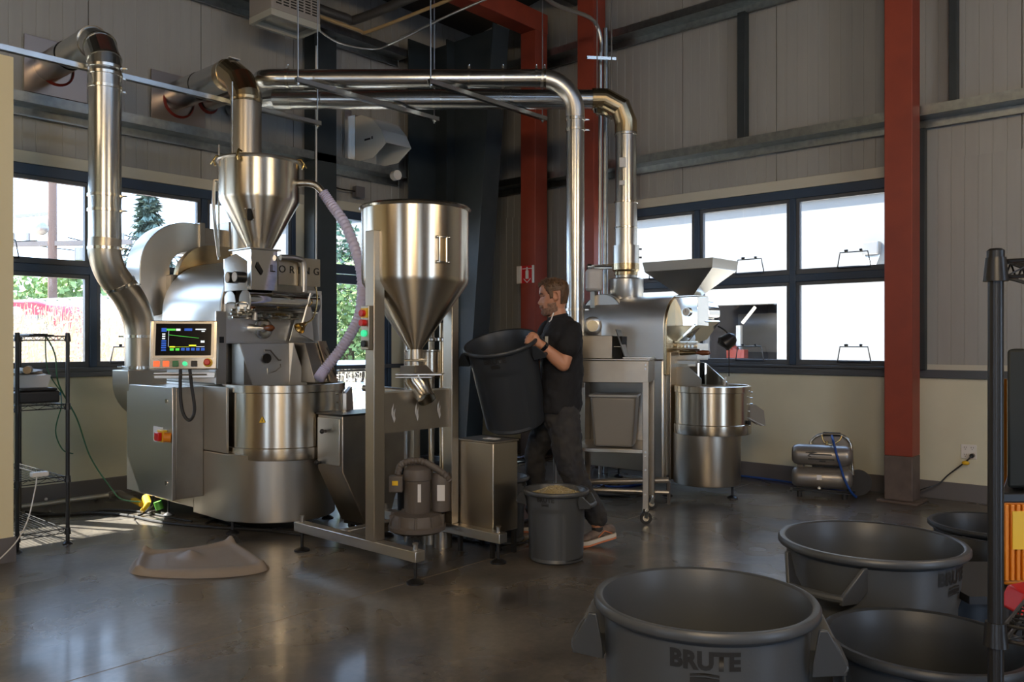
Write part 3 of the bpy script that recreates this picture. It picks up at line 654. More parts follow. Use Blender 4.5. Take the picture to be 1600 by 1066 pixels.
# ================================================================ FIRST ROASTER (left)
BX = 3.566                                     # axis of the drum
R1 = thing('coffee_roaster', 'large stainless coffee roaster at the left with a touch screen and a round cooling tray', 'roaster', (BX, 5.9, 0))
def ushape(cx, cz, r, zb, n=24):
    return [(cx-r, zb)] + [(cx+r*math.cos(a), cz+r*math.sin(a)) for a in [math.pi-math.pi*i/n for i in range(n+1)]] + [(cx+r, zb)]
def barrel(parent, cx, cz, r, zb, y0, y1, nm='drum_housing', m_=None):
    m = MB(); pts = [(x, y0, z) for x, z in ushape(cx, cz, r, zb)]
    m.prism(pts, (0, y1-y0, 0)); return m.build(nm, m_ or K['steel'], parent, bevel=.012, angle=30)
barrel(R1, BX, 1.58, .42, 1.02, 5.66, 6.60)
m = MB(); pts = [(x, 5.63, z) for x, z in ushape(BX, 1.58, .435, 1.02)]; m.prism(pts, (0, .03, 0)); m.build('front_flange', K['steel_dark'], R1, bevel=.004)
MB().box(2.97, 4.02, 5.72, 6.75, .12, 1.02).build('cabinet', K['steel_v'], R1, bevel=.006)
MB().box(2.97, 2.99, 5.27, 5.72, .56, 1.02).build('side_panel', K['steel_v'], R1, bevel=.003)
MB().box(3.24, 4.0, 6.62, 7.0, .30, 1.9).build('rear_chamber', K['steel_dark'], R1, bevel=.01)
fp = [(2.97, 5.74), (2.97, 5.27)] + [(3.40+.40*math.cos(math.radians(a)), 5.28+.40*math.sin(math.radians(a))) for a in range(205, 361, 8)] + [(3.80, 5.74)]
MB().prism([(x, y, .085) for x, y in fp], (0, 0, .47)).build('tray_base', K['steel_v'], R1, bevel=.006, angle=25)
MB().box(2.968, 2.972, 5.60, 5.66, .84, .90).build('latch_plate', K['steel_dark'], R1)
# cooling tray
def tray(parent, cx, cy, r, zt, zb, bolts=True):
    m = MB(); m.lathe([(r-.004, zb+.085), (r-.004, zt-.055), (r, zt-.055), (r+.004, zt-.05), (r+.004, zt), (r-.008, zt+.004), (r-.014, zt), (r-.014, zt-.16)], cx, cy, 72)
    b = m.build('cooling_tray', K['hopper'], parent)
    MB().lathe([(r*.5, zb), (r+.002, zb), (r+.006, zb+.006), (r+.006, zb+.082), (r-.004, zb+.088)], cx, cy, 72).build('lower_band', K['hopper'], parent)
    MB().lathe([(0.001, zt-.15), (r-.014, zt-.15)], cx, cy, 48).build('sieve_floor', K['steel_dark'], parent)
    MB().cyl((cx, cy, zt-.15), (cx, cy, zt-.06), .04).build('stirrer_hub', K['steel'], parent)
    for a in (.4, 2.0, 3.6, 5.2):
        MB().bar((cx, cy, zt-.09), (cx+math.cos(a)*(r-.05), cy+math.sin(a)*(r-.05), zt-.09), .02, .05).build('stirrer_arm', K['steel_dark'], parent)
    return b
TX, TY, TR = 3.445, 5.28, .435
tray(R1, TX, TY, TR, 1.035, .515)
def on_tray(a, z, cx=TX, cy=TY, r=TR, out=.0): return V((cx+(r+out)*math.cos(math.radians(a)), cy+(r+out)*math.sin(math.radians(a)), z))
m = MB()
for z in (.60, .66, .72, .78, .84, .90, .96):
    p = on_tray(-64, z); n = (p-V((TX,TY,z))).normalized(); m.cyl(p-n*.004, p+n*.008, .007, seg=8)
tag(m.build('rivet_row', K['clamp'], R1), kind='stuff')
p = on_tray(-86, .62); n = (p-V((TX,TY,.62))).normalized(); tag(MB().cyl(p-n*.01, p+n*.006, .022, seg=20).build('port', K['dull'], R1), 'black round port')
p = on_tray(-143, .80); n = (p-V((TX,TY,.80))).normalized(); sd = V((-n.y, n.x, 0))
tag(MB().prism([p+n*.003-sd*.022-V((0,0,.018)), p+n*.003+sd*.022-V((0,0,.018)), p+n*.003+V((0,0,.024))], n*.002).build('warning_triangle', K['yellow'], R1), 'yellow warning triangle')
tag(MB().prism([p+n*.006-sd*.004-V((0,0,.010)), p+n*.006+sd*.004-V((0,0,.010)), p+n*.006+V((0,0,.010))], n*.001).build('warning_mark', K['ink'], R1), 'black mark')
# discharge flange at the tray's right side
m = MB(); p = on_tray(-40, .7); m.prism([on_tray(-52, .58), on_tray(-52, .96), on_tray(-30, 1.0, out=.03), on_tray(-30, .70, out=.05), on_tray(-40, .58, out=.04)], V((.02, -.02, 0)))
m.build('discharge_flange', K['steel'], R1, bevel=.003)
# adjustable feet
def foot(parent, x, y, z1, r=.045, m_=None):
    m = MB(); m.lathe([(0.001, 0), (r, 0), (r, .008), (r*.55, .022), (.014, .026), (.010, .028), (.010, z1), (.001, z1)], x, y, 16)
    return m.build('levelling_foot', m_ or K['black'], parent)
for (x, y) in ((3.00, 5.24), (2.99, 6.16), (3.74, 5.16), (3.98, 6.6)): foot(R1, x, y, .16)
# electrical cabinet
eb = MB().box(2.765, 2.97, 5.585, 6.30, .226, 1.016).build('control_cabinet', K['steel_dark'], R1, bevel=.004)
MB().box(2.735, 2.763, 5.580, 6.305, .222, 1.020).build('cabinet_door', K['steel'], eb, bevel=.005)
for z in (.92, .34): MB().cyl((2.728, 5.66, z), (2.738, 5.66, z), .016, seg=12).build('door_lock', K['clamp'], eb)
tag(MB().box(2.731, 2.736, 5.72, 5.86, .62, .73).build('warning_label', K['paper'], eb), 'white label')
tag(MB().prism([(2.729, 5.80, .64), (2.729, 5.85, .64), (2.729, 5.825, .69)], (.003,0,0)).build('warning_triangle', K['yellow'], eb), 'yellow triangle')
tag(MB().box(2.70, 2.733, 5.645, 5.735, .63, .715).build('switch_plate', K['yellow'], eb, bevel=.004), 'yellow plate'); tag(MB().box(2.67, 2.70, 5.66, 5.72, .64, .70).build('main_switch', K['redp'], eb, bevel=.006), 'red isolator switch')
tag(MB().cyl((2.70, 5.63, .67), (2.74, 5.60, .665), .035, seg=16).build('switch_knob', K['orange'], eb), 'orange knob')
# curved ducts behind the drum
def elbow_duct(parent, cx, cz, ro, ri, y0, y1, xr, zlow, name, m1):
    pts = [(cx+xr, cz+ro)] + arc((cx, cz), ro, 90, 180, 14) + [(cx-ro, zlow+.06)] + arc((cx-(ro+ri)/2, zlow+.05), (ro-ri)/2, 180, 360, 10) + [(cx-ri, cz)] + arc((cx, cz), ri, 180, 90, 12) + [(cx+xr, cz+ri)]
    return MB().prism([(x, y0, z) for x, z in pts], (0, y1-y0, 0)).build(name, m1, parent, bevel=.006, angle=25)
q = PY(312, 345, 6.72)
elbow_duct(R1, 3.44, 1.94, .42, .17, 6.72, 6.98, .10, 1.63, 'return_duct', K['steel'])
MB().box(3.53, 3.58, 6.70, 7.0, 2.08, 2.37).build('duct_flange', K['steel_dark'], R1, bevel=.004)
MB().box(3.58, 3.80, 6.72, 6.96, 2.02, 2.33).build('duct_box', K['steel_v'], R1, bevel=.004)
elbow_duct(R1, 3.60, 1.86, .31, .02, 6.62, 6.70, .36, 1.75, 'burner_duct', K['bronze'])
MB().box(3.78, 4.05, 6.66, 6.9, 1.9, 2.40).build('heat_box', K['steel_dark'], R1, bevel=.005)
MB().cyl((3.67, 6.19, 1.98), (3.67, 6.19, 2.06), .135, seg=28).build('stack_collar', K['bronze'], R1)
# face plate, mirror box, chutes
MB().box(3.15, 3.99, 5.605, 5.63, 1.34, 1.62).build('face_plate', K['bright'], R1, bevel=.003)
MB().box(3.12, 4.0, 5.55, 5.63, 1.325, 1.345).build('ledge', K['bright'], R1, bevel=.003)
MB().box(3.24, 3.46, 5.40, 5.66, 1.72, 2.02).build('sight_box', K['mirror'], R1, bevel=.003)
MB().box(3.22, 3.48, 5.38, 5.68, 2.02, 2.03).build('box_flange', K['steel'], R1, bevel=.002)
MB().tube([(3.25, 5.50, 1.64), (3.86, 5.50, 1.64)], .085, 28).build('inlet_tube', K['mirror'], R1)
np_ = MB().box(3.30, 3.84, 5.565, 5.575, 1.70, 2.0).build('name_plate', K['steel_v'], R1)
tp = lambda ch: ch
text_mesh('LORING', .078, K['ink'], 'lettering', R1, M.Translation((3.615, 5.391, 1.885)) @ M.Rotation(math.pi/2, 4, 'X'), 0, spacing=1.75)
MB().box(3.465, 3.84, 5.394, 5.40, 1.77, 1.985).build('front_plate', K['hopper'], R1)
m = MB(); m.prism([(3.20, 5.393, 1.86), (3.215, 5.393, 1.90), (3.26, 5.393, 1.83), (3.245, 5.393, 1.80)], (0, -.003, 0)); m.xf(M.Translation((.075, 0, .03))); m.build('flame_mark', K['ink'], R1)
MB().tube(smooth_path([(3.46, 5.36, 1.97), (3.60, 5.35, 1.97), (3.655, 5.35, 1.93), (3.66, 5.35, 1.72)], 5), .022, 12).build('bypass_pipe', K['steel'], R1)
MB().cyl((3.20, 5.56, 1.82), (3.24, 5.56, 1.82), .042, seg=20).build('gauge', K['black'], R1); tag(MB().cyl((3.196, 5.56, 1.82), (3.20, 5.56, 1.82), .035, seg=20).build('gauge_dial', K['white'], R1), 'white dial')
MB().prism([(3.145, 5.62, 1.95), (3.24, 5.62, 2.0), (3.24, 5.62, 1.45), (3.15, 5.62, 1.40)], (0, -.01, 0)).build('cheek_plate', K['mirror'], R1)
MB().prism([(3.76, 5.42, 1.72), (3.99, 5.60, 1.72), (3.99, 5.60, 1.34), (3.80, 5.42, 1.34), (3.66, 5.42, 1.40)], (.008, -.006, 0)).build('side_guard', K['bright'], R1)
MB().prism([(3.80, 5.58, 1.75), (3.98, 5.58, 1.75), (3.98, 5.58, 1.34), (3.68, 5.58, 1.34)], (0, -.008, 0)).build('guard_plate', K['bright'], R1)
# trier with wooden knob, sampling handle, burners
MB().tube([(3.36, 5.60, 1.44), (3.36, 5.48, 1.44), (3.36, 5.40, 1.44)], [.035, .02, .012], 14).build('trier_tube', K['mirror'], R1)
tag(MB().tube([(3.36, 5.42, 1.44), (3.365, 5.39, 1.44), (3.37, 5.34, 1.44), (3.372, 5.31, 1.44)], [.012, .022, .026, .010], 14).build('trier_knob', K['wood'], R1), 'brown wooden knob')
m = MB(); m.lathe([(.075, 0), (.08, .012), (.065, .018), (.03, .018)], 0, 0, 24); m.xf(M.Translation((3.46, 5.602, 1.44)) @ M.Rotation(math.pi/2, 4, 'X')); m.build('trier_flange', K['clamp'], R1)
MB().tube([(3.33, 5.50, 1.50), (3.34, 5.50, 1.66)], [.02, .013], 10).build('discharge_lever', K['steel'], R1)
tag(MB().ball((3.34, 5.50, 1.685), (.018, .018, .025)).build('lever_knob', K['wood'], R1), 'red brown knob')
m = MB()
for (z, yy) in ((1.545, 5.56), (1.575, 5.55), (1.52, 5.54)): m.tube([(3.17, yy, z), (3.74, yy, z)], .009, 8)
for x in (3.22, 3.30, 3.42, 3.50, 3.58, 3.66): m.cyl((x, 5.55, 1.51), (x, 5.55, 1.60), .014, seg=10); m.cyl((x-.01, 5.54, 1.55), (x+.02, 5.54, 1.55), .019, seg=10)
m.tube(smooth_path([(3.20,5.55,1.6), (3.22,5.54,1.63), (3.36,5.54,1.63), (3.38,5.55,1.6)], 4), .007, 8)
m.build('gas_manifold', K['clamp'], R1); tag(MB().cyl((3.52, 5.52, 1.555), (3.60, 5.52, 1.555), .015, seg=10).build('pressure_fitting', K['brass'], R1), 'brass fitting')
MB().prism([(3.16, 5.42, 1.325), (3.575, 5.42, 1.325), (3.575, 5.42, 1.0), (3.27, 5.42, 1.0)], (0, .012, 0)).build('chute_door', K['bright'], R1, bevel=.002)
MB().box(3.20, 3.60, 5.43, 5.60, 1.02, 1.325).build('chute_body', K['steel_dark'], R1)
MB().cyl((3.375, 5.405, 1.215), (3.375, 5.42, 1.215), .037, seg=24).build('sight_glass', K['screen'], R1)
MB().tube([(3.35, 5.40, 1.275), (3.40, 5.40, 1.275), (3.47, 5.40, 1.20), (3.49, 5.40, 1.20)], .006, 8).build('door_catch', K['steel_dark'], R1)
MB().tube([(3.375, 5.40, 1.14), (3.37, 5.39, 1.10), (3.44, 5.39, 1.12), (3.48, 5.39, 1.15), (3.485, 5.40, 1.17)], .004, 6).build('wire_handle', K['clamp'], R1)
MB().prism([(3.575, 5.42, 1.33), (3.60, 5.40, 1.33), (3.70, 5.36, 1.0), (3.575, 5.42, 1.0)], (0, .012, 0)).build('chute_wing', K['steel_v'], R1)
m = MB(); m.prism([(3.655, 5.33, 1.33), (3.83, 5.33, 1.33), (3.83, 5.20, 1.03), (3.655, 5.20, 1.03)], (0, .20, 0)); m.build('chaff_chute', K['steel_dark'], R1, bevel=.003)
m = MB(); m.prism([(3.765, 5.31, 1.345), (3.835, 5.31, 1.345), (3.845, 5.17, 1.03), (3.78, 5.17, 1.03)], (0, .015, 0)); m.build('chute_cover', K['bronze2'], R1) if 'bronze2' in K else m.build('chute_cover', K['hopper'], R1)
m = MB()
for z in (1.27, 1.10): m.prism([(3.80, 5.30-(1.33-z)*.44-.012, z+.02), (3.81, 5.29-(1.33-z)*.44-.012, z+.03), (3.825, 5.28-(1.33-z)*.44-.012, z-.02), (3.815, 5.28-(1.33-z)*.44-.012, z-.03)], (0, -.002, 0))
tag(m.build('flame_mark', K['ink'], R1), kind='stuff')
MB().box(3.02, 3.10, 5.50, 5.52, 1.03, 1.56).build('switch_strip', K['steel'], R1, bevel=.003); tag(MB().box(3.045, 3.08, 5.497, 5.50, 1.33, 1.375).build('sticker', K['ink'], R1), 'small black sticker')
# gooseneck lamp
g = [PY(484, 428, 5.45), PY(494, 452, 5.40), PY(495, 475, 5.38), PY(489, 497, 5.36), PY(478, 505, 5.34)]
MB().tube(smooth_path(g, 5), .006, 8).build('lamp_neck', K['brass'], R1)
e = g[-1]; dirn = V((-.55, -.1, -.35)).normalized()
tag(MB().tube([e, e+dirn*.03, e+dirn*.075, e+dirn*.085], [.014, .02, .045, .043], 16, cap=False).build('lamp_shade', K['brass'], R1), 'brass lamp shade')
# touch panel on an arm
pc = PY(287, 539, 5.30); n = V((-.62, -.78, -.0)).normalized(); sd = V((-n.y, n.x, 0)); sd = -sd if sd.dot(RX) < 0 else sd
tilt = V((0,0,1)) * math.cos(math.radians(8)) - n*math.sin(math.radians(8)); nn = sd.cross(tilt); nn = nn if nn.dot(n) > 0 else -nn
hw, hh = .215, .165
MB().obox(pc-nn*.03, sd*hw, tilt*hh, nn*.03).build('touch_panel', K['hopper'], R1, bevel=.006)
sc = pc + tilt*.035
fr = MB().obox(sc+nn*.002, sd*(hw-.022), tilt*.122, nn*.003).build('screen_bezel', K['steel_dark'], R1)
scr = MB().obox(sc+nn*.006, sd*(hw-.038), tilt*.108, nn*.002).build('screen', K['screen'], R1)
def sp(u, v, o=.0085): return sc + sd*(u*(hw-.038)) + tilt*(v*.108) + nn*o
def rect(m, u0, u1, v0, v1, o=.0085): m.add([sp(u0,v0,o), sp(u1,v0,o), sp(u1,v1,o), sp(u0,v1,o)], [(0,1,2,3)])
EM = lambda nm, c, s=1.0: px_em(nm, c, s)
m = MB(); rect(m, -.80, -.62, .48, .72); [rect(m, -.79, -.62, v, v+.10) for v in (-.72, -.56, -.42, -.28, -.14)]
[rect(m, u, u+.13, -.70, -.52) for u in (-.08, .10, .28, .46, .64)]; rect(m, .02, .30, .55, .70)
tag(m.build('screen_buttons', EM('ui_blue', (.01,.10,.55), .35), scr), 'blue icons', kind='stuff')
m = MB(); [rect(m, u, u+.14, -.70, -.54) for u in (-.48, -.28)]; rect(m, -.62, -.30, .56, .68)
m.add([sp(-.55,.28), sp(.55,.08), sp(.55,.10), sp(-.55,.31)], [(0,1,2,3)])
tag(m.build('screen_graph', EM('ui_green', (.06,.55,.05), .6), scr), 'green graph line')
m = MB(); rect(m, -.50, -.30, -.50, -.42); rect(m, .20, .46, -.42, -.33); rect(m, -.30, .20, -.465, -.45)
tag(m.build('screen_bars', EM('ui_yellow', (.6,.65,.02), .9), scr), 'yellow bars')
m = MB(); rect(m, -.28, -.12, .55, .68); rect(m, .42, .80, .60, .68); rect(m, .64, .76, .48, .56); rect(m, .62, .76, -.20, -.06); rect(m, -.545, -.535, -.45, .55); [rect(m, -.77, -.66, v, v+.08) for v in (.30, .16, .02)]; rect(m, .46, .76, -.46, -.43)
tag(m.build('screen_digits', EM('ui_white', (.55,.60,.62), .8), scr), 'white digits')
bt = pc - tilt*.128
for i, (u, kk, lb) in enumerate(((-.78, 'glowred', 'lit red square button'), (-.50, 'glowred', 'lit red square button'), (-.22, 'green', 'green square button'), (.06, 'glowgreen', 'green rotary switch'), (.33, 'ink', 'black square button'))):
    c = bt+sd*(u*hw)
    if i == 3: tag(MB().cyl(c, c+nn*.018, .015, seg=16).build('rotary_switch', K[kk], R1), lb)
    else: tag(MB().obox(c+nn*.006, sd*.019, tilt*.019, nn*.007).build('push_button', K[kk], R1, bevel=.003), lb)
c = bt+sd*(.74*hw)+tilt*.006; tag(MB().cyl(c, c+nn*.008, .030, seg=20).build('stop_collar', K['yellow'], R1), 'yellow collar'); tag(MB().tube([c+nn*.008, c+nn*.02, c+nn*.04, c+nn*.046], [.012, .012, .022, .016], 18).build('stop_button', K['redp'], R1), 'red emergency stop')
arm = pc-tilt*.20-nn*.05
MB().bar(arm-sd*.19, arm+sd*.20, .035, .04).build('panel_arm', K['steel'], R1, bevel=.004); MB().tube([arm-sd*.19-nn*-.03+tilt*.0, arm+sd*.15+nn*.03], .006, 8).build('rail_bar', K['clamp'], R1)
MB().bar(arm+sd*.18, V((3.05, 5.62, arm.z)), .04, .04).build('arm_bracket', K['steel'], R1)
a1 = pc-tilt*.165-nn*.02; z0 = .80
MB().tube(smooth_path([a1+sd*-.02, a1+sd*-.02-V((0,0,.18)), a1+sd*0-V((0,0,.30)), a1+sd*.04-V((0,0,.34)), a1+sd*.07-V((0,0,.27)), a1+sd*.05-V((0,0,.10)), a1+sd*.04], 6), .011, 10).build('cable_loop', K['blackrub'], R1)
# ================================================================ hopper over the first roaster
HX, HY = 3.42, 5.58
Hp = thing('feed_hopper', 'round steel funnel hopper above the left roaster', 'hopper', (HX, HY, 2.03))
rr = .292
MB().lathe([(.095, 2.03), (.10, 2.05), (rr, 2.40), (rr+.003, 2.425), (rr+.003, 2.70), (rr-.012, 2.70), (rr-.012, 2.43), (.088, 2.05)], HX, HY, 64).build('funnel', K['hopper'], Hp)
MB().lathe([(rr-.02, 2.69), (rr+.016, 2.69), (rr+.020, 2.70), (rr+.016, 2.712), (rr-.02, 2.712), (0.001, 2.715)], HX, HY, 64).build('lid', K['steel_dark'], Hp)
MB().lathe([(.125, 2.025), (.125, 2.04), (.09, 2.04)], HX, HY, 32).build('neck_flange', K['steel'], Hp)
dd = -FX*.999
c = V((HX, HY, 2.25))+(-FX)*.20
cc = V((HX,HY,0))+(-FX)*.235; c = V((cc.x, cc.y, 2.275))
w1 = MB(); w1.obox(c, RX*.018, V((0,0,.045)), FX*.012); w1.build('sight_window', K['dull'], Hp, bevel=.008)
m = MB()
for i in (-1,1):
    for j in (-1,1): m.ball(c+RX*.032*i+V((0,0,.038*j))-FX*.01, .007, 8, 6)
m.build('window_bolts', K['clamp'], Hp)
def latch(parent, a, cx, cy, r, z):
    p = V((cx+r*math.cos(a), cy+r*math.sin(a), z)); n = V((math.cos(a), math.sin(a), 0)); m = MB()
    m.tube([p-n*.03+V((0,0,.03)), p+n*.01+V((0,0,.035)), p+n*.03, p+n*.015-V((0,0,.04))], .008, 8); m.tube([p+n*.02+V((0,0,.02)), p+n*.05-V((0,0,.03))], .005, 6)
    return m.build('lid_latch', K['brass'], parent)
for a in (-2.6, -.75, 1.0, 2.6): latch(Hp, a, HX, HY, rr+.01, 2.70)
o = V((HX, HY, 0))
MB().tube(smooth_path([o-RX*(rr)+V((0,0,2.56)), o-RX*(rr+.04)+V((0,0,2.57)), o-RX*(rr+.055)+V((0,0,2.53)), o-RX*(rr+.055)+V((0,0,2.3)), o-RX*(rr+.055)+FX*.1+V((0,0,2.0))], 5), .013, 10).build('vent_pipe', K['steel'], Hp)
eln = [o+RX*(rr-.02)+V((0,0,2.545)), o+RX*(rr+.08)+V((0,0,2.548)), o+RX*(rr+.14)+V((0,0,2.53)), o+RX*(rr+.19)+V((0,0,2.48))]
MB().tube(smooth_path(eln, 5), .027, 14).build('inlet_elbow', K['hopper'], Hp)
# corrugated transfer hose
dh = 6.2
hp = [eln[-1]+V((-.02,0,.03))*0, P(518, 320, 6.25), P(540, 352, 6.15), P(558, 400, 6.05), P(566, 440, 6.0), P(562, 490, 5.95), P(546, 525, 5.9), P(528, 552, 5.87), P(508, 577, 5.85), P(498, 592, 5.8)]
hs = smooth_path(hp, 14); rs = [.038+.004*math.sin(i*math.pi) + (.0035 if i % 2 else -.0035) for i in range(len(hs))]
tag(MB().tube(hs, rs, 14).build('transfer_hose', K['hose']), 'lavender ribbed transfer hose drooping from the left hopper', 'hose')
# ================================================================ bean bin fed by the tray
t = thing('bean_bin', 'dark steel wedge-bottomed bean bin between the cooling tray and the loader frame', 'bin', (3.7, 4.7, 0))
bx0, bx1, by0, by1, zt_, zk = 3.42, 4.00, 4.55, 4.83, .83, .45
m = MB()
pr = [(bx0, zt_), (bx1, zt_), (bx1, zk+.08), (bx1-.17, .06), (bx0+.20, .06), (bx0, zk)]
m.prism([(x, by0, z) for x, z in pr], (0, by1-by0, 0)); m.build('bin_body', K['steel_dark'], t, bevel=.006)
MB().box(bx0-.01, bx1+.01, by0-.01, by1+.01, zt_, zt_+.012).build('bin_rim', K['black'], t, bevel=.003)
MB().box(bx0-.012, bx0-.001, by0+.02, by1-.01, zk+.04, zt_-.02).build('side_door', K['steel'], t, bevel=.003)
for (y, z) in ((4.72, .72), (4.78, .50)): MB().cyl((bx0-.012, y, z), (bx0-.035, y, z), .010, seg=10).ball((bx0-.045, y, z), .017, 10, 8).build('door_knob', K['black'], t)
m = MB(); m.box(bx0+.20, bx1-.17, by0+.03, by1-.03, .04, .065); m.build('bin_foot', K['black'], t)
for x in (bx0+.24, bx1-.21): MB().cyl((x, 4.60, .022), (x, 4.63, .022), .022, seg=12).cyl((x, 4.75, .022), (x, 4.78, .022), .022, seg=12).build('wheel', K['blackrub'], t)
def caster(parent, x, y, zt, r=.045, a=0):
    d = V((math.cos(a), math.sin(a), 0)); sd = V((-d.y, d.x, 0)); c = V((x, y, r))
    w = MB().cyl(c-sd*.014, c+sd*.014, r, seg=24).build('caster_wheel', K['blackrub'], parent)
    m = MB(); m.cyl(c-sd*.017, c+sd*.017, r*.5, seg=16)
    for k in (-1, 1): m.bar(c+sd*.022*k, V((x, y, zt-.01))-d*.01+sd*.02*k, .006, .03)
    m.cyl((x, y, zt-.02), (x, y, zt), .028, seg=14); m.build('caster_fork', K['clamp'], parent); return w
caster(R1, 3.92, 5.22, .25, .065, .9)
# ================================================================ LOADER STATION (centre)
ST = thing('loader_station', 'freestanding green bean loader with a big round funnel on a steel frame', 'loader', (3.35, 3.75, 0))
LX, RXx, UY = 3.05, 3.665, 3.75
s = .035
for x, y0, y1 in ((LX, 3.36, 4.52), (RXx, 3.30, 4.42)):
    MB().box(x-s, x+s, y0, y1, .125, .185).build('base_rail', K['steel'], ST, bevel=.004)
MB().box(LX+s, RXx-s, 4.06, 4.13, .125, .185).build('cross_rail', K['steel'], ST, bevel=.004)
for x, y in ((LX, 3.40), (LX, 4.48), (RXx, 3.34), (RXx, 4.38)):
    foot(ST, x, y, .12, .05); MB().cyl((x, y, .185), (x, y, .215), .014, seg=10).cyl((x, y, .215), (x, y, .225), .018, seg=6).build('foot_bolt', K['steel_dark'], ST)
MB().box(LX-.04, LX+.04, UY-.04, UY+.04, .185, 1.98).build('upright', K['steel_v'], ST, bevel=.004)
MB().box(RXx-.03, RXx+.03, UY-.04, UY+.04, .185, 1.72).build('upright', K['steel_v'], ST, bevel=.004)
MB().box(RXx-.03, RXx+.03, UY+.32, UY+.38, .185, 1.2).build('upright', K['steel_v'], ST, bevel=.004)
m = MB(); m.box(LX+.04, RXx-.03, UY-.012, UY-.004, .80, 1.04); m.build('front_panel', K['steel_dark'], ST)
MB().box(LX+.04, RXx-.03, UY-.014, UY+.03, 1.035, 1.045).build('panel_lip', K['steel'], ST)
m = MB()
for i in range(3):
    cx = 3.17+.185*i
    for k in (0, 1):
        x = cx+.012*k; z = .93-.03*k
        m.prism([(x, UY-.0145, z-.045), (x+.010, UY-.0145, z-.02), (x+.004, UY-.0145, z), (x+.008, UY-.0145, z+.04), (x-.008, UY-.0145, z+.01), (x-.010, UY-.0145, z-.02)], (0, -.0012, 0))
tag(m.build('cutout', mat('cutout_light', (.5,.5,.5), .4), ST), 'flame shaped cut-outs')
# funnel
FXc, FYc, fr_ = 3.372, 3.76, .325
MB().lathe([(.042, 1.285), (.046, 1.30), (fr_-.004, 1.69), (fr_, 1.72), (fr_, 2.14), (fr_-.010, 2.14), (fr_-.010, 1.72), (.040, 1.30)], FXc, FYc, 80).build('funnel', K['hopper'], ST)
MB().lathe([(fr_-.012, 2.135), (fr_+.006, 2.13), (fr_+.016, 2.142), (fr_+.006, 2.154), (fr_-.012, 2.15)], FXc, FYc, 80).build('funnel_rim', K['clamp'], ST)
MB().lathe([(.001, 2.10), (fr_-.012, 2.10)], FXc, FYc, 48).build('funnel_lid', K['steel_dark'], ST)
# windows in the funnel
def fpt(a, z, r): return V((FXc+r*math.cos(a), FYc+r*math.sin(a), z))
ax = math.atan2(-FX.y, -FX.x)
def curved_window(a, zc, hz, ha, r, slope=0):
    m = MB(); vs = []; n = 8
    for i in range(n+1):
        t = a-ha+2*ha*i/n
        for z in (-hz, hz): vs.append(fpt(t, zc+z, r+slope*z+.004))
    m.add(vs, [(2*i, 2*i+2, 2*i+3, 2*i+1) for i in range(n)]); m.build('sight_window', K['bronze'], ST)
    f = MB(); e = [fpt(a-ha, zc-hz, r-slope*hz+.006), fpt(a-ha, zc+hz, r+slope*hz+.006), fpt(a, zc+hz, r+slope*hz+.008), fpt(a+ha, zc+hz, r+slope*hz+.006), fpt(a+ha, zc-hz, r-slope*hz+.006), fpt(a, zc-hz, r-slope*hz+.008), fpt(a-ha, zc-hz, r-slope*hz+.006)]
    f.tube(e, .006, 8)
    for t_, z_ in ((-1,-1),(-1,1),(1,-1),(1,1)): f.ball(fpt(a+t_*(ha+.04), zc+z_*hz, r+slope*z_*hz+.008), .009, 8, 6)
    f.build('window_frame', K['clamp'], ST)
curved_window(ax+.62, 1.87, .072, .075, fr_)
curved_window(ax+.68, 1.52, .055, .10, fr_-.145, .75)
# side bracket where upright meets the funnel
m = MB(); m.prism([(LX+.045, UY-.03, 1.97), (LX+.085, UY-.05, 1.97), (LX+.085, UY-.05, 1.80), (LX+.045, UY-.03, 1.83)], (0, .05, 0)); m.build('bracket', K['steel_v'], ST, bevel=.003)
# outlet valve
MB().lathe([(.044, 1.29), (.046, 1.26), (.048, 1.19)], FXc, FYc, 24).build('neck', K['steel_v'], ST)
m = MB(); m.tube([V((FXc,FYc,1.225))-RX*.06-FX*.05, V((FXc,FYc,1.225))+RX*.055-FX*.05], .007, 8); m.cyl(V((FXc,FYc,1.225))+RX*.03-FX*.06, V((FXc,FYc,1.225))+RX*.075-FX*.06, .010, seg=10); m.build('neck_clamp', K['clamp'], ST)
m = MB(); m.obox((FXc, FYc, 1.19), (.048, 0, 0), (0, .048, 0), (0, 0, .004))
m.prism([(FXc-.05, FYc-.05, 1.19), (FXc+.05, FYc-.05, 1.19), (FXc+.08, FYc-.08, 1.145), (FXc-.08, FYc-.08, 1.145)], (0, .13, 0)); m.build('transition', K['steel_v'], ST)
m = MB(); c = V((FXc, FYc, 1.14)); m.obox(c+RX*.03, RX*.14, FX*.10, V((0,0,.005))); m.obox(c-V((0,0,.016))+RX*.0, RX*.11, FX*.09, V((0,0,.004))); m.build('slide_gate', K['steel'], ST, bevel=.002)
m = MB(); p0 = V((FXc,FYc,1.125)); m.tube([p0, p0+V((0,0,-.03))+RX*.01, p0+V((0,0,-.10))+RX*.05-FX*.02, p0+V((0,0,-.135))+RX*.075-FX*.05], [.075, .075, .060, .056], 28, cap=False); m.build('spout', K['hopper'], ST)
m = MB(); m.tube([p0+V((0,0,-.128))+RX*.072-FX*.045, p0+V((0,0,-.137))+RX*.0755-FX*.051], .058, 28, cap=False); m.build('spout_lip', K['clamp'], ST)
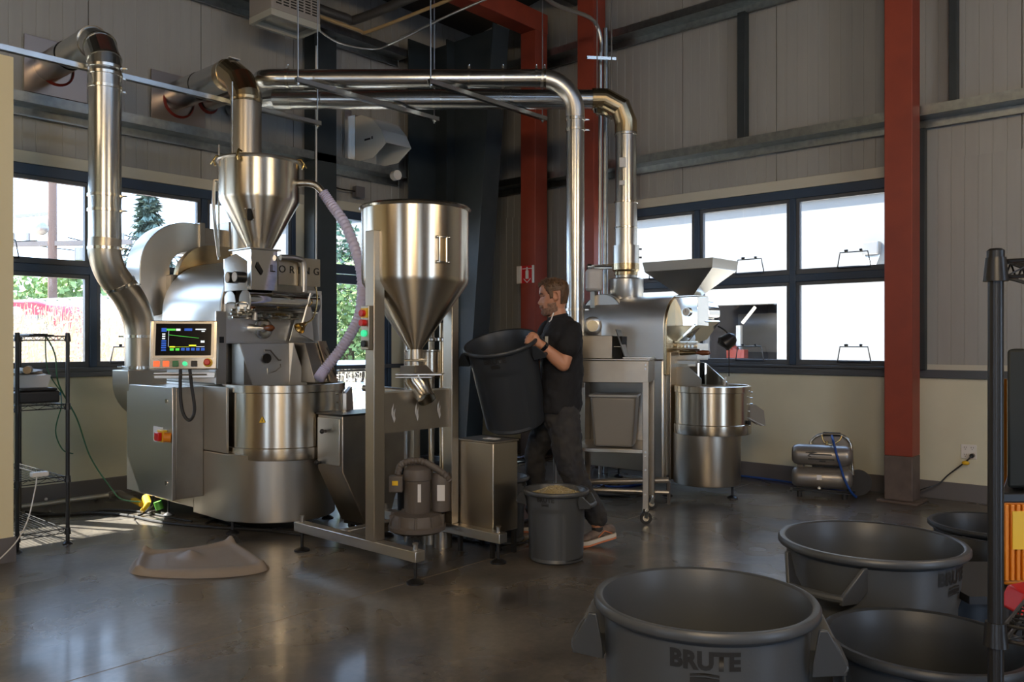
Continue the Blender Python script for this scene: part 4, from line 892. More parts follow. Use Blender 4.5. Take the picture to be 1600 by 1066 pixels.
# switch box on the left upright
t0 = V((LX-.06, UY, 1.0)); q = PX(563, 515, LX-.045)
bx = MB().box(LX-.075, LX-.042, UY-.035, UY+.035, 1.29, 1.545).build('switch_box', K['steel_v'], ST, bevel=.003)
bx.matrix_world = bx.matrix_world
for i, (z, kk, lb) in enumerate(((1.50, 'redp', 'red stop button'), (1.445, 'redp', 'red button'), (1.385, 'glowgreen', 'lit green button'), (1.325, 'ink', 'black button'))):
    if i == 0: tag(MB().box(LX-.082, LX-.075, UY-.028, UY+.028, z-.026, z+.03).build('yellow_plate', K['yellow'], ST), 'yellow plate')
    tag(MB().cyl((LX-.075, UY, z), (LX-.105 if i < 2 else LX-.09, UY, z), .019, seg=16).build('push_button', K[kk], ST), lb)
# receiver drum and pipes at the back of the loader
rd = V((FXc+.02, UY, 0)) + FX*.42
RC = thing('suction_receiver', 'small steel receiver drum behind the spout of the loader', 'drum', (rd.x, rd.y, 1.1))
MB().lathe([(.001, 1.10), (.11, 1.10), (.12, 1.11), (.14, 1.13), (.14, 1.27), (.145, 1.275), (.145, 1.285), (.001, 1.285)], rd.x, rd.y, 36).build('drum', K['hopper'], RC)
for k in (-1, 1): q = rd+RX*.135*k; MB().tube([(q.x, q.y, 0.01), (q.x, q.y, 1.42)], .011, 8).build('support_rod', K['conduit'], RC)
MB().tube([rd+V((0,0,1.02))-RX*.45+FX*.2, rd+V((0,0,1.0))-RX*.05], .022, 10).build('side_pipe', K['conduit'], RC)
for k, (px, d) in enumerate(((674, 5.45), (692, 5.35))):
    a = P(px, 0, d); t = thing('suction_pipe', ('slimmer' if k == 0 else 'flanged')+' vertical steel pipe behind the loader, '+('left' if k == 0 else 'right')+' of the two', 'pipe', (a.x, a.y, 0))
    MB().tube([(a.x, a.y, .36), (a.x, a.y, 1.46)], .020 if k == 0 else .024, 16).build('pipe', K['hopper'], t)
    MB().lathe([(.03, 1.34), (.036, 1.345), (.036, 1.36), (.03, 1.365)], a.x, a.y, 16).build('coupling', K['clamp'], t)
    MB().lathe([(.028, .36), (.055, .34), (.06, .32), (.06, .0), (.001, 0)], a.x, a.y, 20).build('socket', K['steel_dark'], t)
# steel service box on the right rail
t = thing('steel_cabinet', 'narrow brushed steel box standing at the right end of the loader', 'box', (3.82, 3.58, .15))
MB().box(3.705, 3.935, 3.42, 3.74, .15, .71).build('box_body', K['steel_v'], t, bevel=.006)
MB().box(3.700, 3.94, 3.415, 3.745, .71, .72).build('box_lid', K['steel_dark'], t, bevel=.002)
tag(MB().box(3.80, 3.86, 3.50, 3.60, .7205, .723).build('label', K['paper'], t), 'white paper tag')
m = MB()
for x in (3.72, 3.92):
    for y in (3.44, 3.72): m.box(x-.012, x+.012, y-.012, y+.012, 0, .15)
m.build('stand', K['black'], t)
# blower
bp = P(652, 0, 5.15); bxx, byy = bp.x, bp.y
t = thing('vacuum_blower', 'cast side channel blower motor on the loader frame', 'blower', (bxx, byy, .12))
MB().lathe([(.001, .15), (.15, .15), (.178, .165), (.18, .19), (.168, .20), (.165, .235), (.15, .26), (.085, .27), (.001, .27)], bxx, byy, 40).build('impeller_housing', K['blower'], t)
for k in range(10):
    a = 2*math.pi*k/10+.15; MB().obox((bxx+.152*math.cos(a), byy+.152*math.sin(a), .228), (.025*math.cos(a), .025*math.sin(a), 0), (-.008*math.sin(a), .008*math.cos(a), 0), (0,0,.034)).build('housing_rib', K['blower'], t, bevel=.003)
MB().lathe([(.078, .26), (.082, .28), (.082, .47), (.088, .475), (.088, .515), (.08, .54), (.05, .56), (.001, .565)], bxx, byy, 36).build('motor', K['blower'], t)
q = V((bxx, byy, 0))
MB().obox(q-RX*.125-FX*.04+V((0,0,.455)), RX*.042, FX*.04, V((0,0,.05))).build('terminal_box', K['blower'], t, bevel=.006)
tag(MB().obox(q-RX*.128-FX*.083+V((0,0,.463)), RX*.018, FX*.002, V((0,0,.014))).build('warning_sticker', K['yellow'], t), 'yellow sticker')
tag(MB().obox(q+RX*.022-FX*.080+V((0,0,.40)), RX*.010, FX*.003, V((0,0,.055))).build('rating_strip', K['paper'], t), 'pale strip')
MB().lathe([(.001, .27), (.06, .27), (.062, .48), (.05, .51), (.001, .515)], (q+RX*.145+FX*.05).x, (q+RX*.145+FX*.05).y, 20).build('silencer', K['blower'], t)
tag(MB().obox(q+RX*.150-FX*.013+V((0,0,.39)), RX*.024, FX*.002, V((0,0,.05))).build('type_label', K['paper'], t), 'pale label')
hs = smooth_path([q-RX*.12-FX*.02+V((0,0,.50)), q-RX*.10+V((0,0,.565)), q-RX*.02+V((0,0,.59)), q+RX*.06+V((0,0,.575)), q+RX*.15+V((0,0,.52)), q+RX*.20+FX*.03+V((0,0,.46))], 8)
MB().tube(hs, [.022+(.002 if i%2 else -.002) for i in range(len(hs))], 10).build('flex_hose', K['blower'], t)
MB().bar((bxx, byy-.06, .138), (bxx, 4.12, .138), .10, .022).build('mounting_bracket', K['blower'], t)
# ================================================================ SECOND ROASTER (right)
K['worn'] = mat('worn_steel', (.20,.185,.16), .55, .5)
QX, QY = 6.52, 3.70
R2 = thing('coffee_roaster', 'smaller stainless coffee roaster at the right with a flared rectangular hopper', 'roaster', (QX, 4.0, 0))
qr = .285
barrel(R2, QX, 1.475, qr, 1.05, QY+.03, QY+.98, m_=K['bright'])
m = MB(); m.prism([(x, QY, z) for x, z in ushape(QX, 1.475, qr+.012, 1.05)], (0, .03, 0)); m.build('front_flange', K['bronze'], R2, bevel=.006)
MB().box(QX-.24, QX+.40, QY+.25, QY+1.05, .18, 1.05).build('cabinet', K['steel_v'], R2, bevel=.006)
MB().box(QX-.30, QX-.05, QY+.03, QY+.20, .14, 1.19).build('front_cabinet', K['steel'], R2, bevel=.02)
MB().box(QX-.26, QX+.26, QY-.02, QY+.03, .14, 1.25).build('front_post', K['steel_v'], R2, bevel=.004)
tx, ty, tr = QX-.05, QY-.30, .325
MB().lathe([(.001, .125), (tr-.045, .125), (tr-.04, .14), (tr-.04, .56)], tx-.03, ty+.03, 60).build('tray_base', K['steel_v'], R2)
tray(R2, tx, ty, tr, .962, .555)
for (x, y) in ((QX-.28, QY+.0), (tx+.05, ty-.17), (QX+.3, QY+.9), (QX-.2, QY+.9)): foot(R2, x, y, .18, .045)
m = MB()
for z in (.63, .69, .75, .81, .87, .92): 
    p = V((tx, ty, z)) + (RX*.83-FX*.55).normalized()*tr; n = (RX*.83-FX*.55).normalized(); m.cyl(p, p+n*.009, .006, seg=8)
for z in (.75, .80, .85, .90):
    p = V((tx, ty, z)) + RX*tr; m.cyl(p, p+RX*.03, .007, seg=8)
tag(m.build('rivet_row', K['clamp'], R2), kind='stuff')
# discharge wings at the right
for k, off in ((0, -.09), (1, .02)):
    b = V((tx, ty, 0)) + RX*(tr-.03) + FX*off*1.0
    out = [b+V((0,0,.80)), b+RX*.06+V((0,0,.80)), b+RX*.13+V((0,0,.75)), b+RX*.145+V((0,0,.62)), b+RX*.10+V((0,0,.62)), b+V((0,0,.68))]
    MB().prism(out, FX*.006).build('discharge_wing', K['worn'], R2)
MB().prism([V((tx,ty,0))+RX*(tr-.02)-FX*.09+V((0,0,.68)), V((tx,ty,0))+RX*(tr+.10)-FX*.09+V((0,0,.62)), V((tx,ty,0))+RX*(tr+.10)+FX*.02+V((0,0,.62)), V((tx,ty,0))+RX*(tr-.02)+FX*.02+V((0,0,.68))], V((0,0,.006))).build('discharge_floor', K['steel'], R2)
p = V((tx,ty,.66))+(RX*.78-FX*.62).normalized()*tr; n = (RX*.78-FX*.62).normalized(); MB().cyl(p, p+n*.02, .018, seg=12).build('port', K['dull'], R2)
# rear stack drum, arch
MB().lathe([(.11, 1.72), (.155, 1.74), (.165, 1.76), (.165, 1.93), (.155, 1.94), (.10, 1.94)], STK.x, STK.y, 40).build('stack_drum', K['steel'], R2)
m = MB(); m.prism([(STK.x-.22, STK.y+.12+yy, zz) for yy, zz in [(q[0]*1.0, q[1]) for q in arc((0, 1.55), .24, 0, 180, 12)]], (.10, 0, 0)); m.build('cowl_arch', K['steel'], R2, bevel=.006)
for k in (-1, 1): MB().box(STK.x+.10*k-.02, STK.x+.10*k+.02, STK.y-.02, STK.y+.02, 1.66, 1.76).build('stack_leg', K['bronze'], R2)
MB().box(STK.x+.05, STK.x+.30, STK.y-.10, STK.y+.3, 1.45, 1.78).build('rear_box', K['steel'], R2, bevel=.01)
# inlet box, sight tube, hopper
ix = QX-.02
MB().box(ix-.13, ix+.07, QY-.22, QY+.02, 1.48, 1.73).build('sight_box', K['mirror'], R2, bevel=.003)
MB().prism([(ix-.13, QY-.20, 1.48), (ix+.10, QY-.20, 1.48), (ix+.10, QY-.02, 1.33), (ix-.13, QY-.02, 1.33)], (0, -.0, .02)).build('sloping_cover', K['mirror'], R2)
MB().tube([(ix+.07, QY-.12, 1.60), (ix+.27, QY-.12, 1.60)], .105, 28).build('sight_tube', K['mirror'], R2)
tag(MB().prism([(ix+.0, QY-.225, 1.52), (ix+.24, QY-.24, 1.52), (ix+.26, QY-.10, 1.36), (ix-.06, QY-.06, 1.30)], (0, .01, .012)).build('sight_glass', K['mirror'], R2), 'tilted reflecting plate')
MB().cyl((ix-.13, QY-.12, 1.60), (ix-.152, QY-.12, 1.60), .040, seg=22).build('gauge', K['clamp'], R2); tag(MB().cyl((ix-.152, QY-.12, 1.60), (ix-.155, QY-.12, 1.60), .033, seg=22).build('gauge_dial', K['white'], R2), 'white dial'); MB().bar((ix-.157, QY-.12, 1.595), (ix-.157, QY-.12, 1.625), .004).build('gauge_needle', K['ink'], R2)
def frust(m, c, hx, hy, z0, hx2, hy2, z1, dx=0, dy=0):
    vs = [(c[0]+i*hx, c[1]+j*hy, z0) for i, j in ((-1,-1),(1,-1),(1,1),(-1,1))]+[(c[0]+dx+i*hx2, c[1]+dy+j*hy2, z1) for i, j in ((-1,-1),(1,-1),(1,1),(-1,1))]
    m.add(vs, [(0,1,5,4),(1,2,6,5),(2,3,7,6),(3,0,4,7)]); return m
hc = (ix-.03, QY-.10)
m = MB(); frust(m, hc, .07, .06, 1.745, .22, .33, 1.965, .02, .02); frust(m, (hc[0]+.02, hc[1]+.02), .22, .33, 1.965, .235, .345, 2.045)
h = m.build('rectangular_hopper', K['steel'], R2, smooth=False); sol = h.modifiers.new('solid', 'SOLIDIFY'); sol.thickness = .004
MB().box(hc[0]-.10, hc[0]+.12, hc[1]-.10, hc[1]+.10, 1.735, 1.745).build('hopper_flange', K['clamp'], R2)
# front gear
MB().box(ix-.10, ix+.10, QY-.20, QY-.0, 1.18, 1.325).build('burner_box', K['steel'], R2, bevel=.003)
m = MB()
for k in range(5): m.cyl((ix-.10, QY-.03-.035*k, 1.30), (ix-.13, QY-.03-.035*k, 1.30), .012, seg=8)
m.tube([(ix-.12, QY, 1.27), (ix-.12, QY-.24, 1.27)], .010, 8); m.tube(smooth_path([(ix-.13, QY+.02, 1.28), (ix-.15, QY+.10, 1.31), (ix-.15, QY+.18, 1.28)], 5), .006, 6); m.bar((ix-.14, QY-.01, 1.34), (ix-.14, QY-.22, 1.34), .03, .012)
m.build('gas_manifold', K['clamp'], R2)
MB().tube([V((ix-.12, QY-.05, 1.245)), V((ix-.12, QY-.20, 1.245))], [.026, .014], 14).build('trier_tube', K['bronze'], R2)
hd = V((0, -1, 0))
o1 = V((ix-.12, QY-.20, 1.245)); tag(MB().tube([o1, o1+hd*.02, o1+hd*.06, o1+hd*.12, o1+hd*.135], [.010, .016, .024, .020, .006], 14).build('trier_handle', K['wood'], R2), 'brown wooden handle')
MB().bar((ix-.16, QY+.10, 1.165), (ix-.16, QY-.22, 1.160), .03, .026).build('side_rail', K['steel'], R2); MB().cyl((QX-.285, QY+.33, 1.19), (QX-.36, QY+.33, 1.19), .012, seg=10).ball((QX-.37, QY+.33, 1.19), .02, 10, 8).build('side_knob', K['black'], R2)
MB().prism([(ix-.14, QY-.02, 1.12), (ix-.14, QY-.14, 1.12), (ix-.14, QY-.26, 1.02), (ix-.14, QY-.26, .95), (ix-.14, QY-.02, .95)], (.006, 0, 0)).build('chute_plate', K['steel_v'], R2)
MB().prism([(ix+.06, QY-.10, 1.17), (ix+.06, QY-.20, 1.15), (ix+.06, QY-.40, .99), (ix+.06, QY-.40, .94), (ix+.06, QY-.02, .94)], (.006, 0, 0)).build('chute_plate', K['mirror'], R2)
MB().box(ix-.02, ix+.01, QY-.16, QY-.06, .96, 1.16).build('chute_gate', K['mirror'], R2)
g = [P(1122, 510, 7.1), P(1132, 516, 7.05), P(1140, 525, 7.02), P(1142, 533, 7.0)]
MB().tube(smooth_path(g, 5), .007, 8).build('lamp_neck', K['black'], R2)
e = P(1140, 534, 7.0)
MB().tube([e+RX*.045+V((0,0,.035)), e+RX*.02+V((0,0,.025)), e-RX*.055-V((0,0,.02)), e-RX*.065-V((0,0,.035))], [.035, .058, .068, .045], 16).build('lamp_head', K['black'], R2)
MB().tube([P(1139, 545, 7.0), P(1139, 588, 7.02)], .005, 6).build('lamp_stem', K['black'], R2)
tag(MB().bar(P(1132, 603, 7.05), P(1134, 589, 7.05), .025, .006).build('scoop_tag', K['white'], R2), 'small white tag')
# things beside the round duct: white insulated box, blower
t = thing('air_damper_box', 'white rounded box hanging between the round duct and the red column', 'box', tuple(P(930, 440, 7.6)))
c = P(928, 438, 7.75)
MB().obox(c, RX*.078, FX*.07, V((0,0,.105))).build('box_body', mat('foil_white', (.62,.62,.62), .45, bump=(.6,30)), t, bevel=.03, seg=3)
MB().bar(c-V((0,0,.105)), c-V((0,0,.26)), .05).build('box_stem', K['steel_dark'], t)
t = thing('drum_motor', 'round motor end behind the man at the back of the right roaster', 'motor', tuple(P(924, 510, 7.2)))
c = P(924, 510, 7.35); MB().tube([c-FX*.0, c-FX*.10, c-FX*.115], [.085, .085, .06], 24).build('motor_drum', K['steel'], t); MB().tube([c-FX*.116, c-FX*.122], .05, 20).build('end_cap', K['bronze'], t)
MB().obox(c+V((0,0,-.25))+FX*.1, RX*.09, FX*.10, V((0,0,.30))).build('motor_stand', K['steel_dark'], t)
# ================================================================ LAPTOP BENCH
a14 = math.radians(14)
c0 = P(1007, 0, 6.0); bxd = (RX*math.cos(a14)*-1 + FX*math.sin(a14)).normalized(); byd = (FX*math.cos(a14) + RX*math.sin(a14)).normalized()   # left along front, back
O = V((c0.x, c0.y, 0)) + RX*.03
W_, D_ = .56, .60
t = thing('work_bench', 'narrow steel work bench on casters carrying the laptop', 'bench', tuple(O))
def bp_(u, v, z): return O + bxd*u + byd*v + V((0,0,z))
def bbox(m, u0, u1, v0, v1, z0, z1): return m.obox(bp_((u0+u1)/2, (v0+v1)/2, (z0+z1)/2), bxd*(u1-u0)/2, byd*(v1-v0)/2, V((0,0,(z1-z0)/2)))
for u in (0, W_-.045):
    for v in (0, D_-.045): bbox(MB(), u, u+.045, v, v+.045, .10, 1.05).build('leg', K['steel_dark'], t, bevel=.004)
bbox(MB(), 0, W_, 0, D_, 1.035, 1.20).build('apron', K['steel_dark'], t, bevel=.005)
bbox(MB(), -.01, W_+.01, -.01, D_, 1.20, 1.212).build('worktop', K['steel'], t, bevel=.003)
bbox(MB(), .0, W_, -.004, -.001, 1.112, 1.116).build('seam', K['steel_dark'], t)
bbox(MB(), .04, W_, .02, D_, .515, .545).build('lower_shelf', K['steel_v'], t, bevel=.004)
m = MB()
for z in (1.17, 1.14, .53, .50, .40, .22): p = bp_(.022, -.002, z); m.cyl(p, p-byd*.006, .008, seg=8)
tag(m.build('bolt_heads', K['clamp'], t), kind='stuff')
bbox(MB(), .03, W_, D_-.02, D_-.01, .55, 1.03).build('back_panel', K['steel_dark'], t)
for u in (.022, W_-.022):
    for v in (.022, D_-.022): p = bp_(u, v, 0); caster(t, p.x, p.y, .115, .045, 2.2)
# box and laptop on it
t = thing('metal_tray_box', 'open fronted steel box on the work bench behind the man', 'box', tuple(bp_(.42, .2, 1.212)))
m = MB(); bbox(m, .27, .52, .03, .40, 1.213, 1.385); m.build('box_body', K['steel_dark'], t, bevel=.004)
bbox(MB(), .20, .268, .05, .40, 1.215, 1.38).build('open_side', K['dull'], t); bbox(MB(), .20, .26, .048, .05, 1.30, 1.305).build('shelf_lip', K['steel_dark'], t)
t = thing('laptop', 'open laptop seen edge-on on the steel work bench', 'laptop', tuple(bp_(.1, .15, 1.212)))
bbox(MB(), -.02, .19, .0, .30, 1.213, 1.226).build('keyboard_base', K['steel'], t, bevel=.003)
p1, p2 = bp_(.175, .15, 1.226), bp_(.24, .15, 1.43)
up_ = (p2-p1); nrm = up_.cross(byd).normalized()
MB().obox((p1+p2)/2, up_/2, byd*.15, nrm*.004).build('lid', mat('laptop_lid', (.10,.10,.10), .35, .5), t, bevel=.002)
t = thing('waste_bin', 'rectangular steel grey bin on the lower shelf of the bench', 'bin', tuple(bp_(.28, .2, .545)))
m = MB(); cc = bp_(.27, .22, 0); vs = []
for (hx, hy, z) in ((.145, .12, .546), (.172, .14, .925)): vs += [cc+bxd*i*hx+byd*j*hy+V((0,0,z)) for i, j in ((-1,-1),(1,-1),(1,1),(-1,1))]
m.add(vs, [(0,3,2,1),(4,5,6,7),(0,1,5,4),(1,2,6,5),(2,3,7,6),(3,0,4,7)]); m.build('bin_body', mat('greige_plastic', (.24,.22,.19), .45), t, bevel=.02, seg=3)
m = MB(); vs = []; m.obox(cc+V((0,0,.932)), bxd*.183, byd*.15, V((0,0,.010))); m.build('bin_rim', mat('bin_rim', (.36,.36,.35), .4), t, bevel=.006)
# ================================================================ BINS
def bin_proto(R, Rb, Ht, label, col, txt=.07, name='round_bin', lettered=True):
    t = thing(name, label, 'bin', (0, 0, 0))
    N = 96; zs = [0, .012, .03]+[Ht*.05+ (Ht*.83-Ht*.05)*i/22 for i in range(23)]+[Ht*.86, Ht*.9]
    m = MB(); vs = []
    def rad(z): return Rb+(R-.022-Rb)*(z/Ht)
    for z in zs:
        for k in range(N):
            a = 2*math.pi*k/N; r = rad(z)
            if z == 0: r -= .012
            for s0 in (-math.pi/2, math.pi/2):
                da = abs((a-s0+math.pi) % (2*math.pi)-math.pi)
                lim = .70
                edge = max(abs(da/lim), 0)
                zz = (z-Ht*.05)/(Ht*.70)
                if da < lim and 0 <= zz <= 1 - .10*(da/lim)**6:
                    r -= .006
            vs.append((r*math.cos(a), r*math.sin(a), z))
    n = len(zs)
    m.add(vs, [(i*N+k, i*N+(k+1)%N, (i+1)*N+(k+1)%N, (i+1)*N+k) for i in range(n-1) for k in range(N)]+[tuple(range(N-1,-1,-1))])
    m.lathe([(rad(Ht*.9), Ht*.9), (rad(Ht*.945), Ht*.945), (R-.016, Ht-.030), (R-.012, Ht-.028), (R-.001, Ht-.025), (R+.003, Ht-.020), (R+.003, Ht-.008), (R-.002, Ht-.001), (R-.012, Ht), (R-.019, Ht-.004), (R-.024, Ht-.02), (R-.036, Ht*.9), (Rb-.013, .04), (.15*Rb, .030), (.001, .030)], 0, 0, N)
    # moulded ring and grip recess inside
    m.build('bin_body', col, t, angle=40)
    m = MB(); m.lathe([(Rb-.03, .032), (Rb-.035, .045), (Rb-.05, .045), (Rb-.055, .032)], 0, 0, 64); m.build('floor_ring', col, t)
    for sgn in (0, math.pi):
        h = MB(); zt = Ht-.024; zb = Ht-.024-Ht*.155; wa = .115 if R > .25 else (.09 if R > .22 else .075); prot = .050 if R > .22 else .042
        r1, r2 = R-.006, R+prot
        w_t, w_b = wa*1.15, wa*.80
        # two flared cheeks
        for e in (-1, 1):
            A = [(r1-.012, e*w_t, zt), (r1+.008, e*w_t, zt), (r2, e*w_b, zb+.02), (r2, e*w_b, zb-.005), (rad(zb)-.004, e*w_b*1.0, zb-.015), (rad(zb)-.004, e*w_t*.95, zb+.03)]
            h.prism(A, (0, -e*.012, 0))
        gz = zb+.012; h.tube([(r2-.010, -w_b, gz), (r2-.004, -w_b*.5, gz-.002), (r2-.004, w_b*.5, gz-.002), (r2-.010, w_b, gz)], .013, 10)
        h.add([(r2-.012, -w_b, gz-.015), (r2-.012, w_b, gz-.015), (rad(zb)-.003, w_b, zb-.014), (rad(zb)-.003, -w_b, zb-.014)], [(0,1,2,3)])
        h.xf(M.Rotation(sgn, 4, 'Z')); h.build('handle', col, t, bevel=.003)
    if lettered:
        for sgn in (-math.pi/2, math.pi/2):
            def bend(p, zc, sgn=sgn):
                rr_ = rad(zc)+.004 - .0; a = sgn + p.x/rr_; z = zc+p.y; r_ = rad(z)+.0022+p.z*0
                return V((r_*math.cos(a), r_*math.sin(a), z))
            zc = Ht*.897
            text_mesh('BRUTE', txt, K['ink'], 'lettering', t, M.Identity(4), .0, bend=lambda p: bend(p, zc), spacing=1.02, bold=txt*.05)
            mk = MB(); z2 = zc-txt*.78; ww = txt*.62; hh_ = txt*.17
            def q(x, z): return bend(V((x, z-zc, 0)), zc)
            for (za_, zb_) in ((z2+hh_*.9, z2+hh_*1.5), (z2-hh_*1.5, z2-hh_*.9)): mk.add([q(-ww, za_), q(0, za_+.004), q(ww, za_), q(ww, zb_), q(0, zb_+.004), q(-ww, zb_)], [(0,1,2,3,4,5)])
            mk.add([q(-ww, z2-hh_*.6), q(ww, z2-hh_*.6), q(ww, z2+hh_*.6), q(0, z2+hh_*.9), q(-ww, z2+hh_*.6)], [(0,1,2,3,4)])
            tag(mk.build('emblem', K['ink'], t, smooth=False), 'black oval emblem')
    return t
def place(o, p, rz, label, group='round grey bins'):
    o.location = (p.x, p.y, 0); o.rotation_euler = (0, 0, rz); tag(o, label, 'bin', group); return o
faceang = lambda p: math.atan2(p.y, p.x) + math.pi/2 - math.pi        # local -Y turned towards the camera
def facing(p, extra=0): return math.atan2(-p.y, -p.x) + math.pi/2 + extra
g32 = bin_proto(.282, .235, .692, '', K['can'], .054)
p = P(1101, 0, 2.05); g32.scale = (.965, .965, 1.01); place(g32, p, facing(p, .0), 'largest light grey round bin, nearest the camera at the bottom of the picture')
c = copy_tree(g32); p = P(1361, 0, 2.72); c.scale = (1.03, 1.03, .985); place(c, p, facing(p, math.radians(62)), 'big round bin with its side handle turned to the camera, behind the nearest bin')
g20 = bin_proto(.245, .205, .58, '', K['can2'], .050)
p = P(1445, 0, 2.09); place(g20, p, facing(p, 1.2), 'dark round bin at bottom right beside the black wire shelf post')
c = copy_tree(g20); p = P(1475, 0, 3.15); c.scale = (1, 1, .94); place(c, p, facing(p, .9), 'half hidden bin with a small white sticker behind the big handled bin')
p5 = p
lb = thing('bin_label', 'small white paper label stuck inside the half hidden bin', 'label', (p.x, p.y, .5))
q = P(1524, 866, 2.90); n = (-RX*.1-FX).normalized(); n = (n - RX*.55).normalized(); q2 = V((p.x, p.y, .495))-n*.205
MB().obox(q2, V((-n.y, n.x, 0))*.035, V((0,0,.018)), n*.0015).build('paper', K['paper'], lb); tag(MB().obox(q2+n*.0022, V((-n.y, n.x, 0))*.015, V((0,0,.006)), n*.0006).build('print', K['redp'], lb), 'red print')
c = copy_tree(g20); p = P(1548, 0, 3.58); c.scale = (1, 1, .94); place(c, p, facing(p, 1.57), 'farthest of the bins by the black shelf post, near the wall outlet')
g10 = bin_proto(.200, .165, .435, '', K['can'], .038)
p = P(869, 0, 5.05); place(g10, p, facing(p, math.radians(-22)), 'small grey bin full of green coffee beans beside the man')
beanbin = p
c = copy_tree(g10); p = P(781, 0, 5.55); place(c, p, facing(p, 1.3), 'small bin mostly hidden behind the narrow steel cabinet')
c = copy_tree(g10); p = P(655, 0, 6.35); place(c, p, facing(p, 1.0), 'small bin far behind the blower, near the glass door')
# beans heaped in the small bin
bm = MB(); vs = []; N, Rn = 40, 14
for i in range(Rn+1):
    for k in range(N):
        a = 2*math.pi*k/N; r = .176*i/Rn
        z = .385+.06*math.exp(-((r)/.12)**2)+.006*random.uniform(-1, 1)*(i > 0)
        vs.append((beanbin.x+r*math.cos(a), beanbin.y+r*math.sin(a), z))
bm.add(vs, [(i*N+k, i*N+(k+1)%N, (i+1)*N+(k+1)%N, (i+1)*N+k) for i in range(Rn) for k in range(N)])
for q in range(900):
    a = random.uniform(0, 6.283); r = .168*math.sqrt(random.random()); z = .391+.06*math.exp(-(r/.12)**2)
    d = V((random.uniform(-1,1), random.uniform(-1,1), random.uniform(-.3,.3))).normalized()*.006; c_ = V((beanbin.x+r*math.cos(a), beanbin.y+r*math.sin(a), z))
    u = d.orthogonal().normalized()*.0035; w_ = d.cross(u).normalized()*.0035
    bm.add([c_+d, c_-d, c_+u, c_-u, c_+w_, c_-w_], [(0,2,4),(0,4,3),(0,3,5),(0,5,2),(1,4,2),(1,3,4),(1,5,3),(1,2,5)])
tag(bm.build('green_beans', K['beans'], angle=60), 'pale green coffee beans heaped in the small bin', 'beans', kind='stuff')
# the bin the man is tipping
top = P(782, 533, 5.30); botm = P(806, 655, 5.47)
h2 = copy_tree(g20); zax = (top-botm).normalized(); xax = (RX*1.0 + V((0,0,.26)) - FX*.05); xax = (xax - zax*xax.dot(zax)).normalized(); yax = zax.cross(xax)
rot = M((xax, yax, zax)).transposed().to_4x4() @ M.Rotation(math.radians(-14), 4, 'Z')
Lc = top - zax*.58
h2.rotation_euler = rot.to_euler(); h2.location = Lc
tag(h2, 'dark grey bin tilted in the hands of the man', 'bin', 'round grey bins')
HB = (Lc, rot)
# ================================================================ THE MAN
MP = P(878, 0, 5.48); MP.z = 0
man = thing('person', 'man in black T-shirt, dark jeans and running shoes tipping a grey bin', 'person', tuple(MP))
def remesh(o, vox, sm=3, it=.6, disp=None):
    r = o.modifiers.new('re', 'REMESH'); r.mode = 'VOXEL'; r.voxel_size = vox; r.use_smooth_shade = True
    s = o.modifiers.new('sm', 'SMOOTH'); s.factor = it; s.iterations = sm
    if disp:
        tx_ = bpy.data.textures.new('wr', 'CLOUDS'); tx_.noise_scale = disp[1]
        d = o.modifiers.new('d', 'DISPLACE'); d.texture = tx_; d.strength = disp[0]; d.mid_level = .5; d.texture_coords = 'GLOBAL'
    return o
def chain(m, pts, rs, sq=None, seg=16, n=4, flat=None):
    """tapered limb through points (rounded ends); flat = list of (side scale)"""
    P_ = smooth_path(pts, n); R_ = []
    for i in range(len(pts)-1):
        for k in range(n): R_.append(rs[i]+(rs[i+1]-rs[i])*(k/n)**1.0)
    R_.append(rs[-1])
    m.tube(P_, R_, seg); m.ball(P_[0], rs[0]*.98, 12, 8); m.ball(P_[-1], rs[-1]*.98, 12, 8)
def tube_e(m, secs, seg=24):                     # elliptical sections: (centre, half across, half along view-dir, axis dirs)
    vs = []
    for (c, a, b, ua, ub) in secs:
        for k in range(seg):
            t = 2*math.pi*k/seg; vs.append(c+ua*a*math.cos(t)+ub*b*math.sin(t))
    n = len(secs)
    m.add(vs, [(i*seg+k, i*seg+(k+1)%seg, (i+1)*seg+(k+1)%seg, (i+1)*seg+k) for i in range(n-1) for k in range(seg)]+[tuple(range(seg-1,-1,-1)), tuple(range((n-1)*seg, n*seg))])
# key joints (picture column, row, distance)
J = dict(pelvis=P(876,622,5.50), waist=P(876,590,5.50), chest=P(876,532,5.49), neck=P(875,500,5.49), headb=P(868,486,5.49),
  shL=P(892,516,5.36), elL=P(880,570,5.28), wrL=P(846,539,5.24), shR=P(858,516,5.64), elR=P(846,572,5.70), wrR=P(838,600,5.60),
  hipL=P(878,640,5.43), knL=P(890,722,5.38), anL=P(934,822,5.40), hipR=P(862,640,5.60), knR=P(836,712,5.66), anR=P(836,806,5.72))
heelL = P(955,838,5.42); toeL = P(912,852,5.38); 
